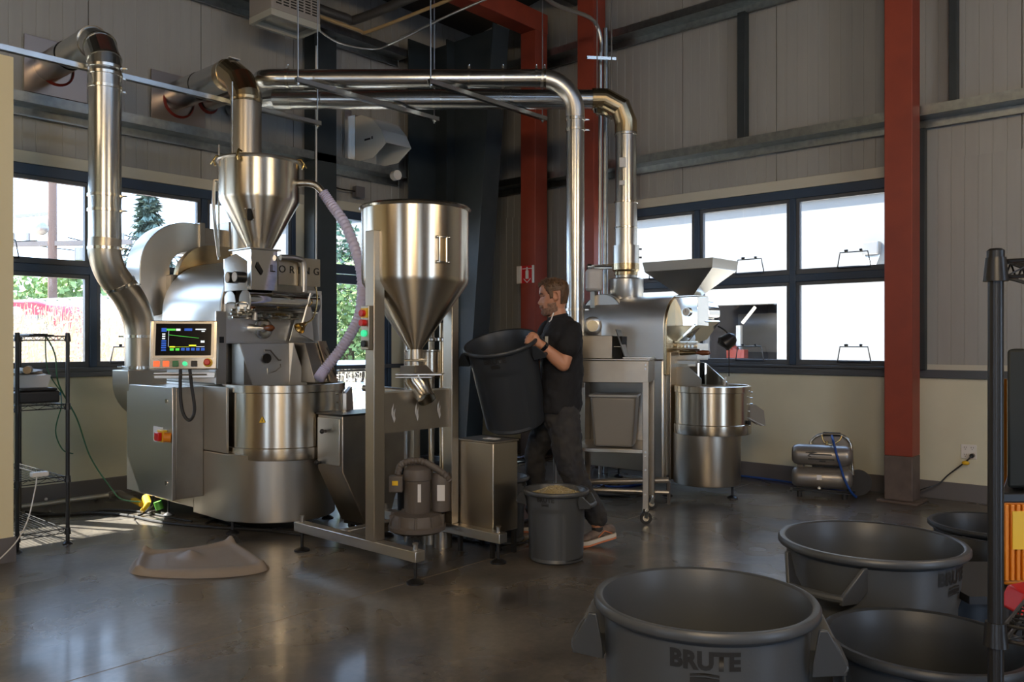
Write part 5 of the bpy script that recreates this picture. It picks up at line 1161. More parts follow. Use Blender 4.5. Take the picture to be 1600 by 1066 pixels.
# facing direction: picture left, a little away from the camera
fd = (-RX*.97 + FX*.22).normalized(); sdl = V((-fd.y, fd.x, 0)); sdl = -sdl if sdl.dot(FX) > 0 else sdl      # sdl = his left = towards camera
body = MB()
def tors(m, k=1.0, z_off=0):
    secs = []
    for (px, py, d, f_, w_) in ((876, 655, 5.50, .115, .15), (876, 625, 5.50, .125, .168), (877, 590, 5.50, .118, .150), (876, 560, 5.50, .125, .165), (875, 535, 5.50, .128, .185), (877, 517, 5.50, .110, .190), (878, 505, 5.50, .085, .13)):
        secs.append((P(px, py, d), f_*k, w_*k, fd, sdl))
    tube_e(m, secs)
tors(body, .86)
chain(body, [J['neck']-V((0,0,.03)), P(871, 492, 5.49), P(868, 480, 5.49)], [.070, .060, .058])
for s_ in 'LR':
    chain(body, [J['sh'+s_]-V((0,0,.02)), (J['sh'+s_]+J['el'+s_])/2, J['el'+s_]], [.050, .055, .044])
    chain(body, [J['el'+s_], J['el'+s_]*.6+J['wr'+s_]*.4, J['wr'+s_]], [.045, .046, .028])
    chain(body, [J['hip'+s_], J['kn'+s_], J['an'+s_]], [.085, .055, .038])
# head: stacked profile sections, nose to the left
hc_ = P(864.5, 463, 5.49); 
hf = ((-RX*.995+FX*.04)*.985 + V((0,0,-.15))).normalized(); hs_ = -FX; hs_ = (hs_-hf*hs_.dot(hf)).normalized(); hu = hs_.cross(hf); hu = hu if hu.z > 0 else -hu
prof = [  # height, front, back, half width, nose/lip bump
 (-.125, .045, .010, .030, 0), (-.118, .072, .030, .040, .004), (-.105, .082, .050, .050, .008), (-.090, .083, .062, .056, .006), (-.078, .084, .070, .060, .013), (-.068, .083, .075, .063, .009), (-.060, .083, .079, .065, .013),
 (-.050, .083, .083, .067, .010), (-.040, .083, .086, .069, .024), (-.030, .082, .090, .071, .030), (-.018, .081, .094, .073, .022), (-.006, .079, .098, .074, .014), (.006, .078, .101, .075, .006), (.018, .082, .104, .076, .008), (.030, .088, .106, .077, .004), (.050, .088, .107, .078, 0), (.070, .081, .100, .074, 0), (.088, .068, .087, .065, 0), (.103, .048, .066, .050, 0), (.113, .022, .038, .028, 0), (.118, .004, .012, .008, 0)]
def headpt(h, a, e=0, pr=None):
    """a = 0 front"""
    for i in range(len(prof)-1):
        if prof[i][0] <= h <= prof[i+1][0]: break
    t = (h-prof[i][0])/(prof[i+1][0]-prof[i][0]); q = [prof[i][k]*(1-t)+prof[i+1][k]*t for k in range(5)]
    ca, sa = math.cos(a), math.sin(a)
    f_ = (q[1] if ca > 0 else q[2]); x = f_*math.copysign(abs(ca)**.86, ca); y = q[3]*math.copysign(abs(sa)**.9, sa)
    aa = abs(a if a < math.pi else a-2*math.pi)
    x += q[4]*math.exp(-(aa/.20)**2)
    # eye sockets
    if -.005 < h < .022: x -= .009*math.exp(-((aa-.52)/.22)**2)
    return hc_ + hf*(x+e*ca) + hs_*(y+e*sa) + hu*h
N = 64; vs = []
for (h, *_r) in prof:
    for k in range(N): vs.append(headpt(h, 2*math.pi*k/N))
n = len(prof)
hm = MB(); hm.add(vs, [(i*N+k, i*N+(k+1)%N, (i+1)*N+(k+1)%N, (i+1)*N+k) for i in range(n-1) for k in range(N)]+[tuple(range(N-1,-1,-1)), tuple(range((n-1)*N, n*N))])
body.add(hm.v, hm.f)
# ears
for sg in (1, -1):
    ec = hc_ - hf*.012 + hs_*sg*.074 - hu*.010
    pts = []
    for i in range(13):
        a = math.radians(-60+300*i/12); pts.append(ec + hf*(-.004+.017*math.cos(a)) + hu*(.004+.030*math.sin(a)) + hs_*sg*(.010-.006*math.cos(a)))
    body.tube(pts, .0055, 8); body.ball(ec+hs_*sg*.003-hu*.012, .010, 8, 6); body.obox(ec+hs_*sg*.002, hf*.012, hu*.024, hs_*.004)
# hands
def finger(m, p, dirs, lens, r0):
    pts = [p]
    for d_, l in zip(dirs, lens): pts.append(pts[-1]+d_.normalized()*l)
    chain(m, pts, [r0, r0*.95, r0*.88, r0*.72][:len(pts)], n=3, seg=10)
# left hand (near): back of hand to camera, palm over the bin handle at the right of its rim
w0 = J['wrL']; kc = P(832, 531, 5.235)
pd = (kc-w0).normalized()                       # forearm -> knuckles
up = V((0,0,1)); up = (up-pd*up.dot(pd)).normalized(); nb = pd.cross(up); nb = nb if nb.dot(-FX) > 0 else -nb   # back of the hand faces the camera
tube_e(body, [(w0, .026, .020, up, nb), (w0+pd*.03, .031, .020, up, nb), (kc-pd*.012, .042, .017, up, nb), (kc+pd*.006, .040, .014, up, nb)], 16)
for i, (o_, l) in enumerate(((.030, .9), (.010, 1.0), (-.011, .95), (-.031, .78))):
    finger(body, kc+up*o_-pd*.006, [pd-nb*.25-up*.10, pd*.35-nb*1-up*.25, -pd*.5-nb*.9-up*.2], [.036*l, .026*l, .020*l], .0095)
finger(body, w0+pd*.035+up*.022, [pd*.55+up*.5-nb*.6, pd*.8-nb*.5+up*.1, pd*.7-nb*.7-up*.3], [.032, .028, .022], .0105)
# right hand (far): flat under the bottom edge of the bin
w1 = J['wrR']; kc = P(829, 622, 5.52); pd = (kc-w1).normalized(); sd2 = pd.cross(FX).normalized(); nb = pd.cross(sd2)
tube_e(body, [(w1, .026, .020, FX, sd2), (w1+pd*.03, .033, .019, FX, sd2), (kc, .041, .015, FX, sd2)], 16)
for i, (o_, l) in enumerate(((.030, .85), (.010, 1.0), (-.011, .95), (-.031, .78))):
    finger(body, kc+FX*o_, [pd-RX*.3, pd*.6-RX*.9, -RX+pd*.1], [.036*l, .026*l, .020*l], .0095)
finger(body, w1+pd*.03-FX*.03, [pd*.5-FX*.7, pd-FX*.3, pd-RX*.4], [.032, .028, .020], .0105)
bo = body.build('body', K['skin'], man); remesh(bo, .0052, 2, .4)
# face details
for sg in (1, -1):
    e = headpt(.007, sg*.50, -.010); tag(MB().ball(e, .0115, 14, 10).build('eye', mat('eye_white', (.6,.57,.52), .3), man), 'eye')
    ir = e+hf*.0085+hs_*sg*.003; MB().ball(ir, .0048, 10, 8).build('iris', mat('iris', (.05,.05,.05), .2), man)
    m = MB(); m.tube([headpt(.0135, sg*a_, .0035) for a_ in (.28, .40, .52, .64, .74)], .0030, 8); m.build('eyelid', K['skin'], man)
    m = MB(); m.tube([headpt(z_, sg*a_, .003) for a_, z_ in ((.22, .022), (.38, .028), (.55, .028), (.72, .022))], [.003, .0042, .004, .002], 8); m.build('eyebrow', K['hair'], man)
m = MB(); m.tube([headpt(-.072, a_, .0012) for a_ in (-.36, -.2, 0, .2, .36)], [.002, .004, .0045, .004, .002], 8); m.build('lips', mat('lips', (.42,.17,.13), .45), man)
# beard: shell on jaw, chin, lip
def shell(name, m_, test, e, hs, N=72, jit=0, sm=0, vox=None):
    m = MB(); idx = {}; vs = []
    for i, h in enumerate(hs):
        for k in range(N):
            a = 2*math.pi*k/N; aa = abs(a if a < math.pi else a-2*math.pi)
            idx[(i, k)] = len(vs); vs.append(headpt(h, a, e(h, aa)+(random.uniform(-jit, jit) if jit else 0)))
    fs = []
    for i in range(len(hs)-1):
        for k in range(N):
            a = 2*math.pi*(k+.5)/N; aa = abs(a if a < math.pi else a-2*math.pi); h = (hs[i]+hs[i+1])/2
            if test(h, aa): fs.append((idx[(i,k)], idx[(i,(k+1)%N)], idx[(i+1,(k+1)%N)], idx[(i+1,k)]))
    m.add(vs, fs); o = m.build(name, m_, man, angle=80)
    bm2 = bmesh.new(); bm2.from_mesh(o.data); bmesh.ops.delete(bm2, geom=[v_ for v_ in bm2.verts if not v_.link_faces], context='VERTS'); bm2.to_mesh(o.data); bm2.free()
    s_ = o.modifiers.new('s', 'SOLIDIFY'); s_.thickness = .006; s_.offset = -1
    return o
hs_list = [-.122+.006*i for i in range(14)]
shell('beard', K['beard'], lambda h, a: (h < -.088 and a < 1.75) or (h < -.076 and .30 < a < 1.75) or (-.066 < h < -.050 and a < .42) or (h < -.035 and 1.05 < a < 1.62), lambda h, a: .0016, hs_list, jit=.0006)
hs2 = [-.062+.0065*i for i in range(28)]
def hairline(h, a):
    if a < .55: return h > .080-.006*math.cos(a*5)
    if a < .95: return h > .086
    if a < 1.32: return h > .086-.080*(a-.95)/.37
    if a < 1.58: return h > -.018
    if a < 1.98: return h > .026
    return h > -.062
hr = shell('hair', K['hair'], hairline, lambda h, a: .006+.006*max(0, (h-.04)/.08)+(.003*math.sin(a*23+h*140)*(h > .05)), [min(.1175, x) for x in hs2 if x < .117]+[.1175], jit=.002)
# tufts standing up at the front
m = MB()
for q in range(420):
    a = random.uniform(-2.6, 2.6); h = random.uniform(.055, .117); aa = abs(a)
    if not hairline(h, aa): continue
    p0 = headpt(h, a % (2*math.pi), .008); nrm = (p0-hc_).normalized(); d_ = (nrm*.6+hf*.35+hu*.5+V((random.uniform(-.3,.3),)*3)).normalized()
    l = random.uniform(.008, .016)*(1.35 if aa < .8 else .75); m.tube([p0-nrm*.004, p0+d_*l*.5, p0+d_*l+hf*.004], [.0030, .0022, .0006], 5)
tag(m.build('hair_tufts', K['hair'], man), kind='stuff')
# T-shirt
sh = MB(); secs = []
for (px, py, d, f_, w_) in ((874, 645, 5.50, .140, .185), (875, 640, 5.50, .142, .186), (876, 618, 5.50, .140, .183), (878, 590, 5.50, .140, .180), (877, 562, 5.50, .143, .190), (876, 538, 5.50, .146, .200), (878, 520, 5.50, .128, .205), (878, 509, 5.50, .105, .165), (878, 500, 5.50, .088, .125), (875, 494, 5.50, .068, .078)):
    secs.append((P(px, py, d), f_, w_, fd, sdl))
tube_e(sh, secs, 32)
for s_ in 'LR':
    a_ = J['sh'+s_]; b_2 = J['el'+s_]; e_ = a_+(b_2-a_)*.64
    if s_ == 'L': e_ = P(887, 543, 5.30)
    chain(sh, [a_-V((0,0,.008))-sdl*(.02 if s_ == 'L' else -.02), (a_+e_)/2, e_], [.078, .077, .075])
so = sh.build('t_shirt', K['shirt'], man); remesh(so, .011, 4, .5, (.022, .07))
m = MB(); c = P(872, 497, 5.49); fq = (fd+V((0,0,-.25))).normalized(); tube_e(m, [(c, .074, .078, fq, sdl), (c+V((0,0,.016))+fd*.002, .066, .069, fq, sdl)], 28); m.build('collar', K['shirt'], man)
tag(MB().tube([P(865, 489, 5.38), P(861, 500, 5.37), P(858, 503, 5.38)], .0045, 6).build('earphone_cord', K['white'], man), 'pale cord below the ear')
tag(MB().obox(P(854, 532, 5.33), fd*.010, V((0,0,.026)), sdl*.003).build('chest_print', mat('print_grey', (.42,.40,.34), .8), man), 'small pale chest print')
# jeans
je = MB()
tube_e(je, [(P(876, 618, 5.50), .118, .165, fd, sdl), (P(876, 635, 5.50), .126, .172, fd, sdl), (P(875, 652, 5.50), .122, .170, fd, sdl), (P(873, 668, 5.50), .095, .13, fd, sdl)], 28)
chain(je, [J['hipL']+V((0,0,-.01)), (J['hipL']*.5+J['knL']*.5)+V((0,0,0)), J['knL'], J['knL']*.5+J['anL']*.5-RX*.006, J['anL']+V((0,0,.06))], [.116, .106, .090, .080, .070], seg=20)
chain(je, [J['hipR']+V((0,0,-.01)), (J['hipR']+J['knR'])/2, J['knR'], J['knR']*.5+J['anR']*.5+RX*.01, J['anR']+V((0,0,.03))], [.106, .090, .070, .066, .064], seg=20)
jo = je.build('jeans', K['jeans'], man); remesh(jo, .011, 4, .5, (.030, .05))
tag(MB().tube([P(880, 612, 5.34)+V((0,0,-.02)), P(892, 616, 5.37)+V((0,0,-.02))], .006, 6).build('belt_edge', K['blackrub'], man), 'dark belt')
# watch
m = MB(); wv = (J['wrL']-J['elL']).normalized(); c = J['wrL']-wv*.022; m.tube([c-wv*.011, c+wv*.011], .0345, 20); tag(m.build('watch_strap', K['blackrub'], man), 'black watch strap')
u_ = (-FX - wv*(-FX).dot(wv)).normalized(); tag(MB().obox(c+u_*.036+V((0,0,.002)), wv*.013, wv.cross(u_).normalized()*.016, u_*.004).build('watch_face', K['screen'], man, bevel=.004), 'dark watch face')
# shoes
def shoe(heel, toe, lift, tagname):
    d = (toe-heel); d.z = 0; Ls = .29; d = d.normalized(); s2 = V((-d.y, d.x, 0))
    base = heel.copy(); base.z = 0
    pitch = lift
    def pt(x, y, z):                              # x along the foot 0..1
        zz = z + pitch*max(0, (1-x/.72))*1.0
        return base + d*(x*Ls) + s2*y + V((0, 0, zz))
    xs_ = [0, .06, .18, .35, .52, .68, .82, .93, 1.0]; wd = [.024, .032, .035, .034, .040, .046, .043, .032, .012]; ht = [.055, .078, .090, .088, .078, .060, .050, .042, .028]
    up_ = MB(); vs = []; n2 = 16
    for x, w_, h_ in zip(xs_, wd, ht):
        for k in range(n2):
            a = 2*math.pi*k/n2; y = w_*math.cos(a); z = .028+ (h_-.012)*.5*(1+math.sin(a)); vs.append(pt(x, y*(1-.25*max(0, math.sin(a))), z))
    up_.add(vs, [(i*n2+k, i*n2+(k+1)%n2, (i+1)*n2+(k+1)%n2, (i+1)*n2+k) for i in range(len(xs_)-1) for k in range(n2)]+[tuple(range(n2-1,-1,-1)), tuple(range((len(xs_)-1)*n2, len(xs_)*n2))])
    so_ = up_.build('shoe', K['shoe'], man, angle=80, sub=1)
    for (z0_, z1_, mm, nm) in ((.0, .012, 'sole', 'outsole'), (.012, .036, 'solew', 'midsole')):
        sm_ = MB(); vs = []
        for x, w_ in zip(xs_, wd):
            vs += [pt(x, -w_-.004, z0_), pt(x, w_+.004, z0_), pt(x, w_+.002, z1_), pt(x, -w_-.002, z1_)]
        fs = [(i*4+k, i*4+(k+1)%4, (i+1)*4+(k+1)%4, (i+1)*4+k) for i in range(len(xs_)-1) for k in range(4)]+[(3,2,1,0), tuple(len(vs)-4+k for k in range(4))]
        sm_.add(vs, fs); tag(sm_.build(nm, K[mm], so_, bevel=.003), 'orange outsole' if mm == 'sole' else 'pale midsole')
    lc = MB()
    for i in range(4): x = .38+.09*i; lc.tube([pt(x, -.028, .075-.016*i*.6), pt(x+.02, 0, .105-.014*i), pt(x, .028, .075-.016*i*.6)], .004, 6)
    tag(lc.build('laces', K['redlace'], so_), 'red laces')
    st = MB(); st.tube([pt(.12, -.038, .045), pt(.3, -.0385, .075), pt(.45, -.040, .045)], .004, 6).tube([pt(.12, .038, .045), pt(.3, .0385, .075), pt(.45, .040, .045)], .004, 6); tag(st.build('shoe_stripe', K['sole'], so_), 'orange stripe')
shoe(P(961, 851, 5.42), P(905, 858, 5.36), .045, 'L')
shoe(P(858, 830, 5.75), P(812, 832, 5.80), .0, 'R')
m = MB(); chain(m, [J['anL']-V((0,0,.02)), P(938, 838, 5.41)], [.042, .040]); m.build('sock', K['blackrub'], man)
m = MB(); chain(m, [J['anR']-V((0,0,.02)), P(842, 826, 5.74)], [.042, .040]); m.build('sock', K['blackrub'], man)
# ================================================================ BLACK WIRE SHELVES
def wire_shelf(parent, x0, x1, y0, y1, z, n=None, along='x'):
    m = MB(); r = .0028
    for zz in (z, z-.028):
        m.tube([(x0,y0,zz),(x1,y0,zz)], .0035, 6); m.tube([(x0,y1,zz),(x1,y1,zz)], .0035, 6); m.tube([(x0,y0,zz),(x0,y1,zz)], .0035, 6); m.tube([(x1,y0,zz),(x1,y1,zz)], .0035, 6)
    if along == 'y':
        k = int((x1-x0)/.024)
        for i in range(1, k): m.tube([(x0+(x1-x0)*i/k, y0, z), (x0+(x1-x0)*i/k, y1, z)], .002, 4)
    else:
        k = int((y1-y0)/.024)
        for i in range(1, k): m.tube([(x0, y0+(y1-y0)*i/k, z), (x1, y0+(y1-y0)*i/k, z)], .002, 4)
    # zig-zag trusses
    for (a, b) in (((x0,y0),(x1,y0)), ((x0,y1),(x1,y1)), ((x0,y0),(x0,y1)), ((x1,y0),(x1,y1))):
        Ln = math.hypot(b[0]-a[0], b[1]-a[1]); k = max(2, int(Ln/.05)); pts = []
        for i in range(k+1):
            t = i/k; pts.append((a[0]+(b[0]-a[0])*t, a[1]+(b[1]-a[1])*t, z if i % 2 else z-.028))
        m.tube(pts, .002, 4)
    return m.build('wire_shelf', K['black'], parent)
def shelf_unit(name, label, x0, x1, y0, y1, ztop, zs, along, plates=True):
    t = thing(name, label, 'shelf', ((x0+x1)/2, (y0+y1)/2, 0))
    for x in (x0, x1):
        for y in (y0, y1):
            p = MB().tube([(x, y, .02), (x, y, ztop)], .0127, 14).build('post', K['black'], t)
            MB().tube([(x, y, ztop-.004), (x, y, ztop+.008), (x, y, ztop+.012)], [.0145, .0145, .010], 14).build('cap', K['black'], p)
            for z in zs: MB().tube([(x, y, z-.036), (x, y, z+.006)], [.0205, .0165], 14).build('collar', K['black'], p)
            MB().lathe([(.001, 0), (.03, 0), (.03, .006), (.012, .02), (.001, .02)], x, y, 16).build('foot', K['black'], t)
    for z in zs: wire_shelf(t, x0+.012, x1-.012, y0+.012, y1-.012, z, along=along)
    return t
SL = shelf_unit('wire_shelf_unit', 'narrow black wire shelf unit at the left under the window', 1.83, 2.13, 5.80, 6.70, 1.385, (1.375, .925, .445, .10), 'y')
# things on it
t = thing('equipment_case', 'flat black plastic case lying on the second shelf of the left wire unit', 'case', (2.0, 6.1, .93))
MB().box(1.86, 2.105, 5.86, 6.42, .935, 1.015).build('case_body', K['black'], t, bevel=.012, seg=3); MB().box(1.87, 2.095, 5.87, 6.41, 1.015, 1.032).build('case_lid', K['blackrub'], t, bevel=.008)
tag(MB().box(2.106, 2.125, 5.90, 5.93, .98, 1.0).build('blue_plug', mat('cyan_plastic', (.02,.25,.45), .4), t), 'blue plug')
t = thing('storage_box', 'clear plastic box of papers on top of the black case', 'box', (2.0, 6.1, 1.033))
m = MB(); frust(m, (1.985, 6.12), .085, .14, 1.034, .10, .16, 1.115); h = m.build('box_wall', K['clearp'], t, smooth=False); h.modifiers.new('s', 'SOLIDIFY').thickness = .003
MB().box(1.90, 2.07, 5.98, 6.26, 1.034, 1.05).build('contents', mat('blue_grey_stuff', (.16,.19,.25), .6), t)
t = thing('paper_stack', 'crumpled papers and card lying in the clear box', 'paper', (2.0, 6.1, 1.12))
for i, (dx, dy, a, kk) in enumerate(((0, 0, .2, 'paper'), (.01, .03, -.3, 'card'), (-.02, .02, .5, 'paper'), (.0, -.03, 1.0, 'paper'))):
    c = V((1.98+dx, 6.12+dy, 1.122+i*.009)); MB().obox(c, (.10*math.cos(a), .10*math.sin(a), .004), (-.07*math.sin(a), .07*math.cos(a), .008), (0,0,.0015)).build('sheet', K[kk], t)
t = tag(MB().tube([(1.90, 5.84, 1.155), (1.97, 6.02, 1.155)], .024, 18).build('cardboard_tube', K['card']), 'short cardboard roll beside the papers on the left wire unit', 'tube')
t = tag(MB().box(1.95, 2.10, 5.95, 6.35, 1.378, 1.386).box(1.99, 2.08, 6.0, 6.3, 1.386, 1.392).build('flat_tool', K['black'], bevel=.002), 'thin black flat item on the top shelf of the left wire unit', 'item')
t = thing('power_adapter', 'white power adapter with a white lead on the third shelf of the left unit', 'adapter', (1.93, 5.80, .45))
MB().box(1.90, 2.00, 5.745, 5.80, .470, .500).build('adapter_body', K['white'], t, bevel=.006)
MB().tube(smooth_path([(1.93, 5.76, .47), (1.90, 5.70, .40), (1.82, 5.60, .22), (1.70, 5.50, .10), (1.5, 5.4, .012), (1.2, 5.35, .008)], 6), .004, 8).build('lead', K['white'], t)
tag(MB().tube(smooth_path([(2.06, 6.0, 1.39), (2.12, 5.99, 1.25), (2.14, 5.98, 1.05), (2.30, 6.1, .80), (2.45, 6.25, .50), (2.62, 6.32, .25), (2.72, 6.36, .14), (2.86, 6.35, .10)], 7), .005, 8).build('green_cable', K['cablegreen']), 'dark green cable hanging from the top shelf down to the gas fitting', 'cable')
tag(MB().tube(smooth_path([(2.07, 6.02, 1.38), (2.09, 6.04, 1.15), (2.16, 6.0, 1.0)], 5)+smooth_path([(2.10, 5.82, .91), (2.07, 5.84, .75), (2.12, 5.86, .62), (2.2, 5.90, .58)], 5), .004, 6).build('green_cable', K['cablegreen']), 'short looped green cable dangling beside the front post of the left unit', 'cable')
# right shelf near the camera
RS = shelf_unit('wire_shelf_unit', 'tall black wire shelf unit cut off at the right edge, nearest the camera', 1.655, 2.10, -.45, .318, 1.485, (1.475, .83, .12), 'y')
t = thing('storage_tote', 'tall black box standing behind the near black shelf post', 'box', (2.6, .3, 0))
def px_box(px0, px1, d, depth, z0, z1): 
    a = P(px0, 0, d); b = P(px1, 0, d); rd_ = (RX*.66+FX).normalized(); c = (a+b)/2+rd_*depth/2; c.z = (z0+z1)/2
    return (c, (b-a)/2, rd_*depth/2, V((0,0,(z1-z0)/2)))
m = MB().obox(*px_box(1574, 1700, 2.62, .35, .865, 1.31)); m.build('box_body', mat('black_green', (.006,.009,.008), .7), t, bevel=.01)
t['label'] = 'tall black box on top of the orange crate at the right edge'
t = thing('orange_crate', 'orange plastic crate at the right edge under the black box', 'crate', (2.6, .3, 0))
c, ax1, ax2, ax3 = px_box(1566, 1720, 2.6, .42, .56, .85); MB().obox(c, ax1, ax2, ax3).build('crate_body', K['orange'], t, bevel=.01)
c2, b1, b2, b3 = px_box(1564, 1722, 2.59, .44, .825, .855); MB().obox(c2, b1, b2, b3).build('crate_rim', K['black'], t, bevel=.004)
for i in range(4): a = P(1572+i*9, 0, 2.59); MB().obox((a.x, a.y, .70), RX*.006, FX*.006, V((0,0,.12))).build('crate_rib', K['orange'], t, bevel=.002)
a = P(1596, 0, 2.585); tag(MB().obox((a.x, a.y, .74), RX*.03, FX*.004, V((0,0,.06))).build('crate_label', K['yellow'], t), 'yellow label')
t = tag(MB().obox(*px_box(1566, 1573, 2.95, .04, .58, 1.20)).build('orange_board', K['orange']), 'upright orange board seen between the shelf post and the black box', 'board')
t = thing('hand_truck', 'black wheeled trolley under the orange crate at the right edge', 'trolley', (2.6, .2, 0))
c = P(1634, 0, 2.45); c.z = .40; MB().tube([c-FX*.03, c+FX*.03], .13, 32).build('wheel', K['blackrub'], t); MB().tube([c-FX*.035, c+FX*.035], .05, 20).build('hub', K['redp'], t)
MB().obox(V((c.x, c.y, .15))+FX*.1, RX*.16, FX*.10, V((0,0,.14))).build('trolley_base', K['black'], t, bevel=.01); MB().obox(V((c.x,c.y,.545))+FX*.25, RX*.2, FX*.2, V((0,0,.012))).build('trolley_deck', K['black'], t)
q = P(1603, 946, 2.1); t = thing('red_scoop', 'red plastic scoop poking in at the lower right edge', 'scoop', tuple(q))
MB().prism([q-RX*.025-V((0,0,.02)), q+RX*.0+V((0,0,.03)), q+RX*.10+V((0,0,.05)), q+RX*.10-V((0,0,.035)), q+V((0,0,-.035))], FX*.08).build('scoop_bowl', K['redp'], t, bevel=.005); MB().obox(q+RX*.08+FX*.04-V((0,0,.30)), RX*.04, FX*.04, V((0,0,.27))).build('scoop_stand', K['blackrub'], t)
# ================================================================ COMPRESSOR
c0 = P(1288, 0, 7.05); tdir = (RX*.93 - FX*.36).normalized(); bdir = V((-tdir.y, tdir.x, 0)); bdir = bdir if bdir.dot(FX) > 0 else -bdir
O2 = V((c0.x, c0.y, 0)); t = thing('air_compressor', 'twin tank grey air compressor against the right wall', 'compressor', tuple(O2))
def cp(u, v, z): return O2+tdir*u+bdir*v+V((0,0,z))
for z, v in ((.17, 0), (.365, .0)):
    MB().tube([cp(-.265, v, z), cp(-.262, v, z), cp(-.245, v, z), cp(-.21, v, z), cp(.17, v, z), cp(.205, v, z), cp(.222, v, z), cp(.225, v, z)], [.02, .055, .078, .09, .09, .078, .055, .02], 32).build('air_tank', K['tank'], t)
for u in (-.19, .17): MB().bar(cp(u, 0, .24), cp(u, 0, .30), .035, .05).build('tank_strut', K['tank'], t)
a_ = [cp(-.10+.0, .06, .40), cp(-.11, .07, .47), cp(-.04, .08, .53), cp(.06, .08, .545), cp(.15, .08, .53), cp(.21, .07, .47), cp(.22, .06, .38), cp(.23, .05, .2)]
MB().tube(smooth_path(a_, 5), .012, 10).build('frame_tube', K['clamp'], t); MB().prism([cp(-.10, .10, .42), cp(-.09, .10, .49), cp(-.02, .10, .525), cp(.14, .10, .525), cp(.20, .10, .47), cp(.21, .10, .20), cp(-.1, .10, .20)], bdir*.02).build('shroud', K['tank'], t, bevel=.004)
MB().tube([cp(-.01, .075, .54), cp(.13, .075, .54)], .017, 10).build('grip', K['black'], t)
m = MB(); m.tube(smooth_path([cp(-.02, .07, .53), cp(.0, .06, .47), cp(.06, .06, .45), cp(.12, .06, .49), cp(.14, .07, .53)], 4), .005, 6); m.cyl(cp(.02, .05, .44), cp(.02, .05, .48), .012); m.build('regulator', K['brass'], t)
MB().obox(cp(.04, .09, .27), tdir*.14, bdir*.06, V((0,0,.05))).build('motor', K['black'], t, bevel=.01)
MB().tube([cp(.27, .09, .13), cp(.27, .12, .13)], .11, 28).build('wheel', K['blackrub'], t)
m = MB(); m.bar(cp(-.27, .02, .05), cp(.20, -.04, .05), .02, .012); m.bar(cp(-.26, .08, .05), cp(.24, .06, .05), .02, .012); m.bar(cp(-.27,-.05,.05), cp(-.27,.1,.05), .02, .012); m.bar(cp(.20,-.06,.05), cp(.24,.1,.05), .02, .012); m.build('skid', K['black'], t)
for u in (-.20, .16): MB().cyl(cp(u, -.02, 0), cp(u, -.02, .05), .022).build('skid_foot', K['blackrub'], t)
MB().cyl(cp(-.04, -.085, .10), cp(-.04, -.115, .10), .012).build('drain_valve', K['clamp'], t)
m = MB()
for (u0, u1, z) in ((-.12, .06, .385), (-.13, .08, .345), (-.04, .01, .33)): m.prism([cp(u0, -.0895, z), cp(u1, -.0895, z), cp(u1, -.0895, z-.010), cp(u0, -.0895, z-.010)], -bdir*.001)
m.prism([cp(-.15,-.088,.365), cp(-.15,-.085,.395), cp(-.09,-.085,.402), (cp(-.05,-.086,.395)), cp(-.10,-.0885,.385), cp(-.12,-.0895,.37), cp(-.10,-.0905,.355)], -bdir*.001); m.build('printed_name', K['ink'], t)
tag(MB().prism([cp(-.06, -.0895, .205), cp(-.02, -.0895, .205), cp(-.02, -.0915, .165), cp(-.06, -.0915, .165)], -bdir*.001).build('spec_label', K['paper'], t), 'white label')
tag(MB().tube(smooth_path([cp(.06, .05, .53), cp(.07, -.06, .50), cp(.10, -.105, .38), cp(.13, -.10, .28), cp(.16, -.11, .18), cp(.21, -.10, .08), cp(.25, .0, .02), cp(.2, .25, .012), (7.55, 3.1, .012), (7.60, 3.8, .012), (7.45, 4.6, .012)], 8), .010, 8).build('air_hose', K['blue']), 'blue air hose draped over the compressor and along the right wall', 'hose')
# ================================================================ OUTLET
q = PX(1514, 706, XR); t = thing('wall_outlet', 'white four-socket wall outlet right of the big red column', 'outlet', (q.x, q.y, q.z))
MB().box(XR-.008, XR-.001, q.y-.058, q.y+.058, q.z-.06, q.z+.06).build('cover_plate', K['white'], t, bevel=.003)
m = MB()
for i in (-1, 1):
    for j in (-1, 1):
        for k in (-1, 1): m.box(XR-.0095, XR-.008, q.y+i*.026+k*.008-.0015, q.y+i*.026+k*.008+.0015, q.z+j*.03, q.z+j*.03+.012)
        m.cyl((XR-.0095, q.y+i*.026, q.z+j*.03-.01), (XR-.008, q.y+i*.026, q.z+j*.03-.01), .003, seg=8)
m.build('socket_slots', K['ink'], t)
pg = V((XR-.03, q.y-.03, q.z-.028))
t = thing('extension_cord', 'black power cord with a yellow tag plugged into the wall outlet', 'cord', tuple(pg))
MB().cyl((XR-.0095, pg.y, pg.z), (XR-.05, pg.y, pg.z), .018, seg=14).build('plug', K['black'], t)
cps = [(XR-.05, pg.y, pg.z), (XR-.07, pg.y+.04, pg.z-.05), PX(1482, 742, XR-.10), PX(1465, 757, XR-.14), PX(1440, 765, XR-.2), PF(1420, 777, .01), PF(1400, 778, .01)]
MB().tube(smooth_path(cps, 7), .006, 8).build('cord', K['black'], t); c = V(cps[1]); tag(MB().ball(c-V((0,0,.01)), (.022, .03, .018), 12, 8).build('cord_tag', K['yellow'], t), 'yellow tag')
